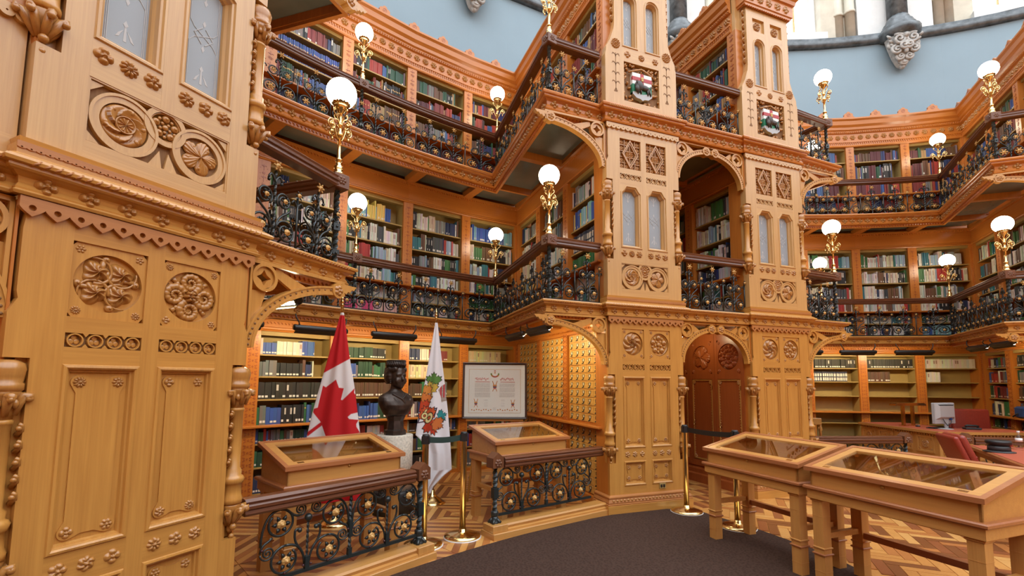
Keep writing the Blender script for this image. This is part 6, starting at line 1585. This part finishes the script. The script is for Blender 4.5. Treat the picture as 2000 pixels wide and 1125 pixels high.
tr = thing('leather_tray', 'thin red leather blotter under the water bottle', 'blotter', RD @ T(1.78, -.44, .746)); b = MB(); b.box(-.14, .14, -.10, .10, 0, .006, .002); b.build('board', 'oak_edge', tr); b = MB(); b.box(-.125, .125, -.085, .085, .006, .008); b.build('leather', 'red_leather', tr)
bt = thing('water_bottle', 'clear plastic water bottle with white cap on the red desk', 'bottle', RD @ T(1.80, -.42, .754))
b = MB(); b.lathe([(.0, .0), (.030, .0), (.032, .01), (.030, .03), (.032, .05), (.030, .07), (.032, .11), (.030, .13), (.014, .165), (.013, .18)], 18); b.build('body', 'bottle_plastic', bt)
b = MB(); b.lathe([(.014, .178), (.014, .198), (0, .199)], 14); b.build('cap', 'rubber_white', bt); b = MB(); b.lathe([(.0325, .075), (.0325, .115)], 18); b.build('wrapper', 'water', bt)
# plain wooden armchair by the empty shelves
wc = thing('wooden_chair', 'plain pale wooden armchair beside the empty shelves', 'chair', FR @ T(-.62, 11.25, 0) @ RZ(150))
b = MB(); b.box(-.25, .25, -.24, .24, .42, .46, .01); b.build('seat', 'oak', wc)
for x in (-.23, .23):
    for y in (-.22, .22): b = MB(); b.tube([(x, y, .42), (x * 1.08, y * 1.1, 0)], .02, 6); b.build('leg', 'oak_v', wc)
    b = MB(); b.tube([(x, .22, .44), (x, .27, .84)], .018, 6); b.build('back_post', 'oak_v', wc)
    b = MB(); b.box(x - .03, x + .03, -.22, .24, .64, .665); b.tube([(x, -.18, .44), (x, -.18, .64)], .015, 6); b.build('armrest', 'oak', wc)
b = MB(); b.box(-.25, .25, .25, .29, .74, .86, .008); b.build('top_rail', 'oak', wc)
for x in (-.14, -.05, .05, .14): b = MB(); b.box(x - .015, x + .015, .245, .265, .46, .75); b.build('slat', 'oak_v', wc)
# blue bag, photo frame and file box on the side shelf ledge of the right alcove
SL = lambda y, z: frame(-1) @ T(-1.60, y, z) @ RZ(-90)
bb = thing('blue_bag', 'blue camera bag with black strap on the bookcase ledge', 'bag', SL(10.72, .92) @ T(0, .0, 0)); b = MB(); b.box(-.12, .12, -.06, .14, 0, .19, .03); b.build('body', 'blue_bag', bb); b = MB(); b.tube(bez((-.10, -.06, .05), (-.14, -.10, .0), (-.06, -.12, .02), (.0, -.07, .08)), .012, 6); b.build('strap', 'black', bb)
b = MB(); b.box(-.125, .125, -.065, .145, .13, .20, .03); b.build('flap', 'blue_bag', bb)
pf = thing('photo_frame', 'small white framed photograph on the bookcase ledge', 'picture frame', SL(10.98, .92) @ T(0, .06, 0) @ Matrix.Rotation(R_(-12), 4, 'X')); b = MB(); b.frame_xz(-.07, .07, 0, .12, [(0, .01), (0, -.008), (.015, -.008), (.017, 0)]); b.build('frame', 'rubber_white', pf); MB().box(-.06, .06, .0, .006, .01, .11).build('photo', 'crest_green', pf)
mg = thing('file_box', 'navy slanted magazine file box on the bookcase shelf', 'file box', SL(11.22, .92) @ T(0, .06, 0)); b = MB(); pr = [(0, 0), (.22, 0), (.22, .27), (.12, .27), (0, .12)]; b.add([(-.045, y, z) for y, z in pr] + [(.045, y, z) for y, z in pr], [(0, 1, 2, 3, 4), (9, 8, 7, 6, 5)] + [(i, i + 5, (i + 1) % 5 + 5, (i + 1) % 5) for i in range(5)]); b.build('box', 'blue_bag', mg)
b = MB(); b.box(-.03, .03, -.002, 0, .02, .05); b.box(-.03, .03, -.002, 0, .06, .10); b.build('paper_labels', 'cream_paper', mg)
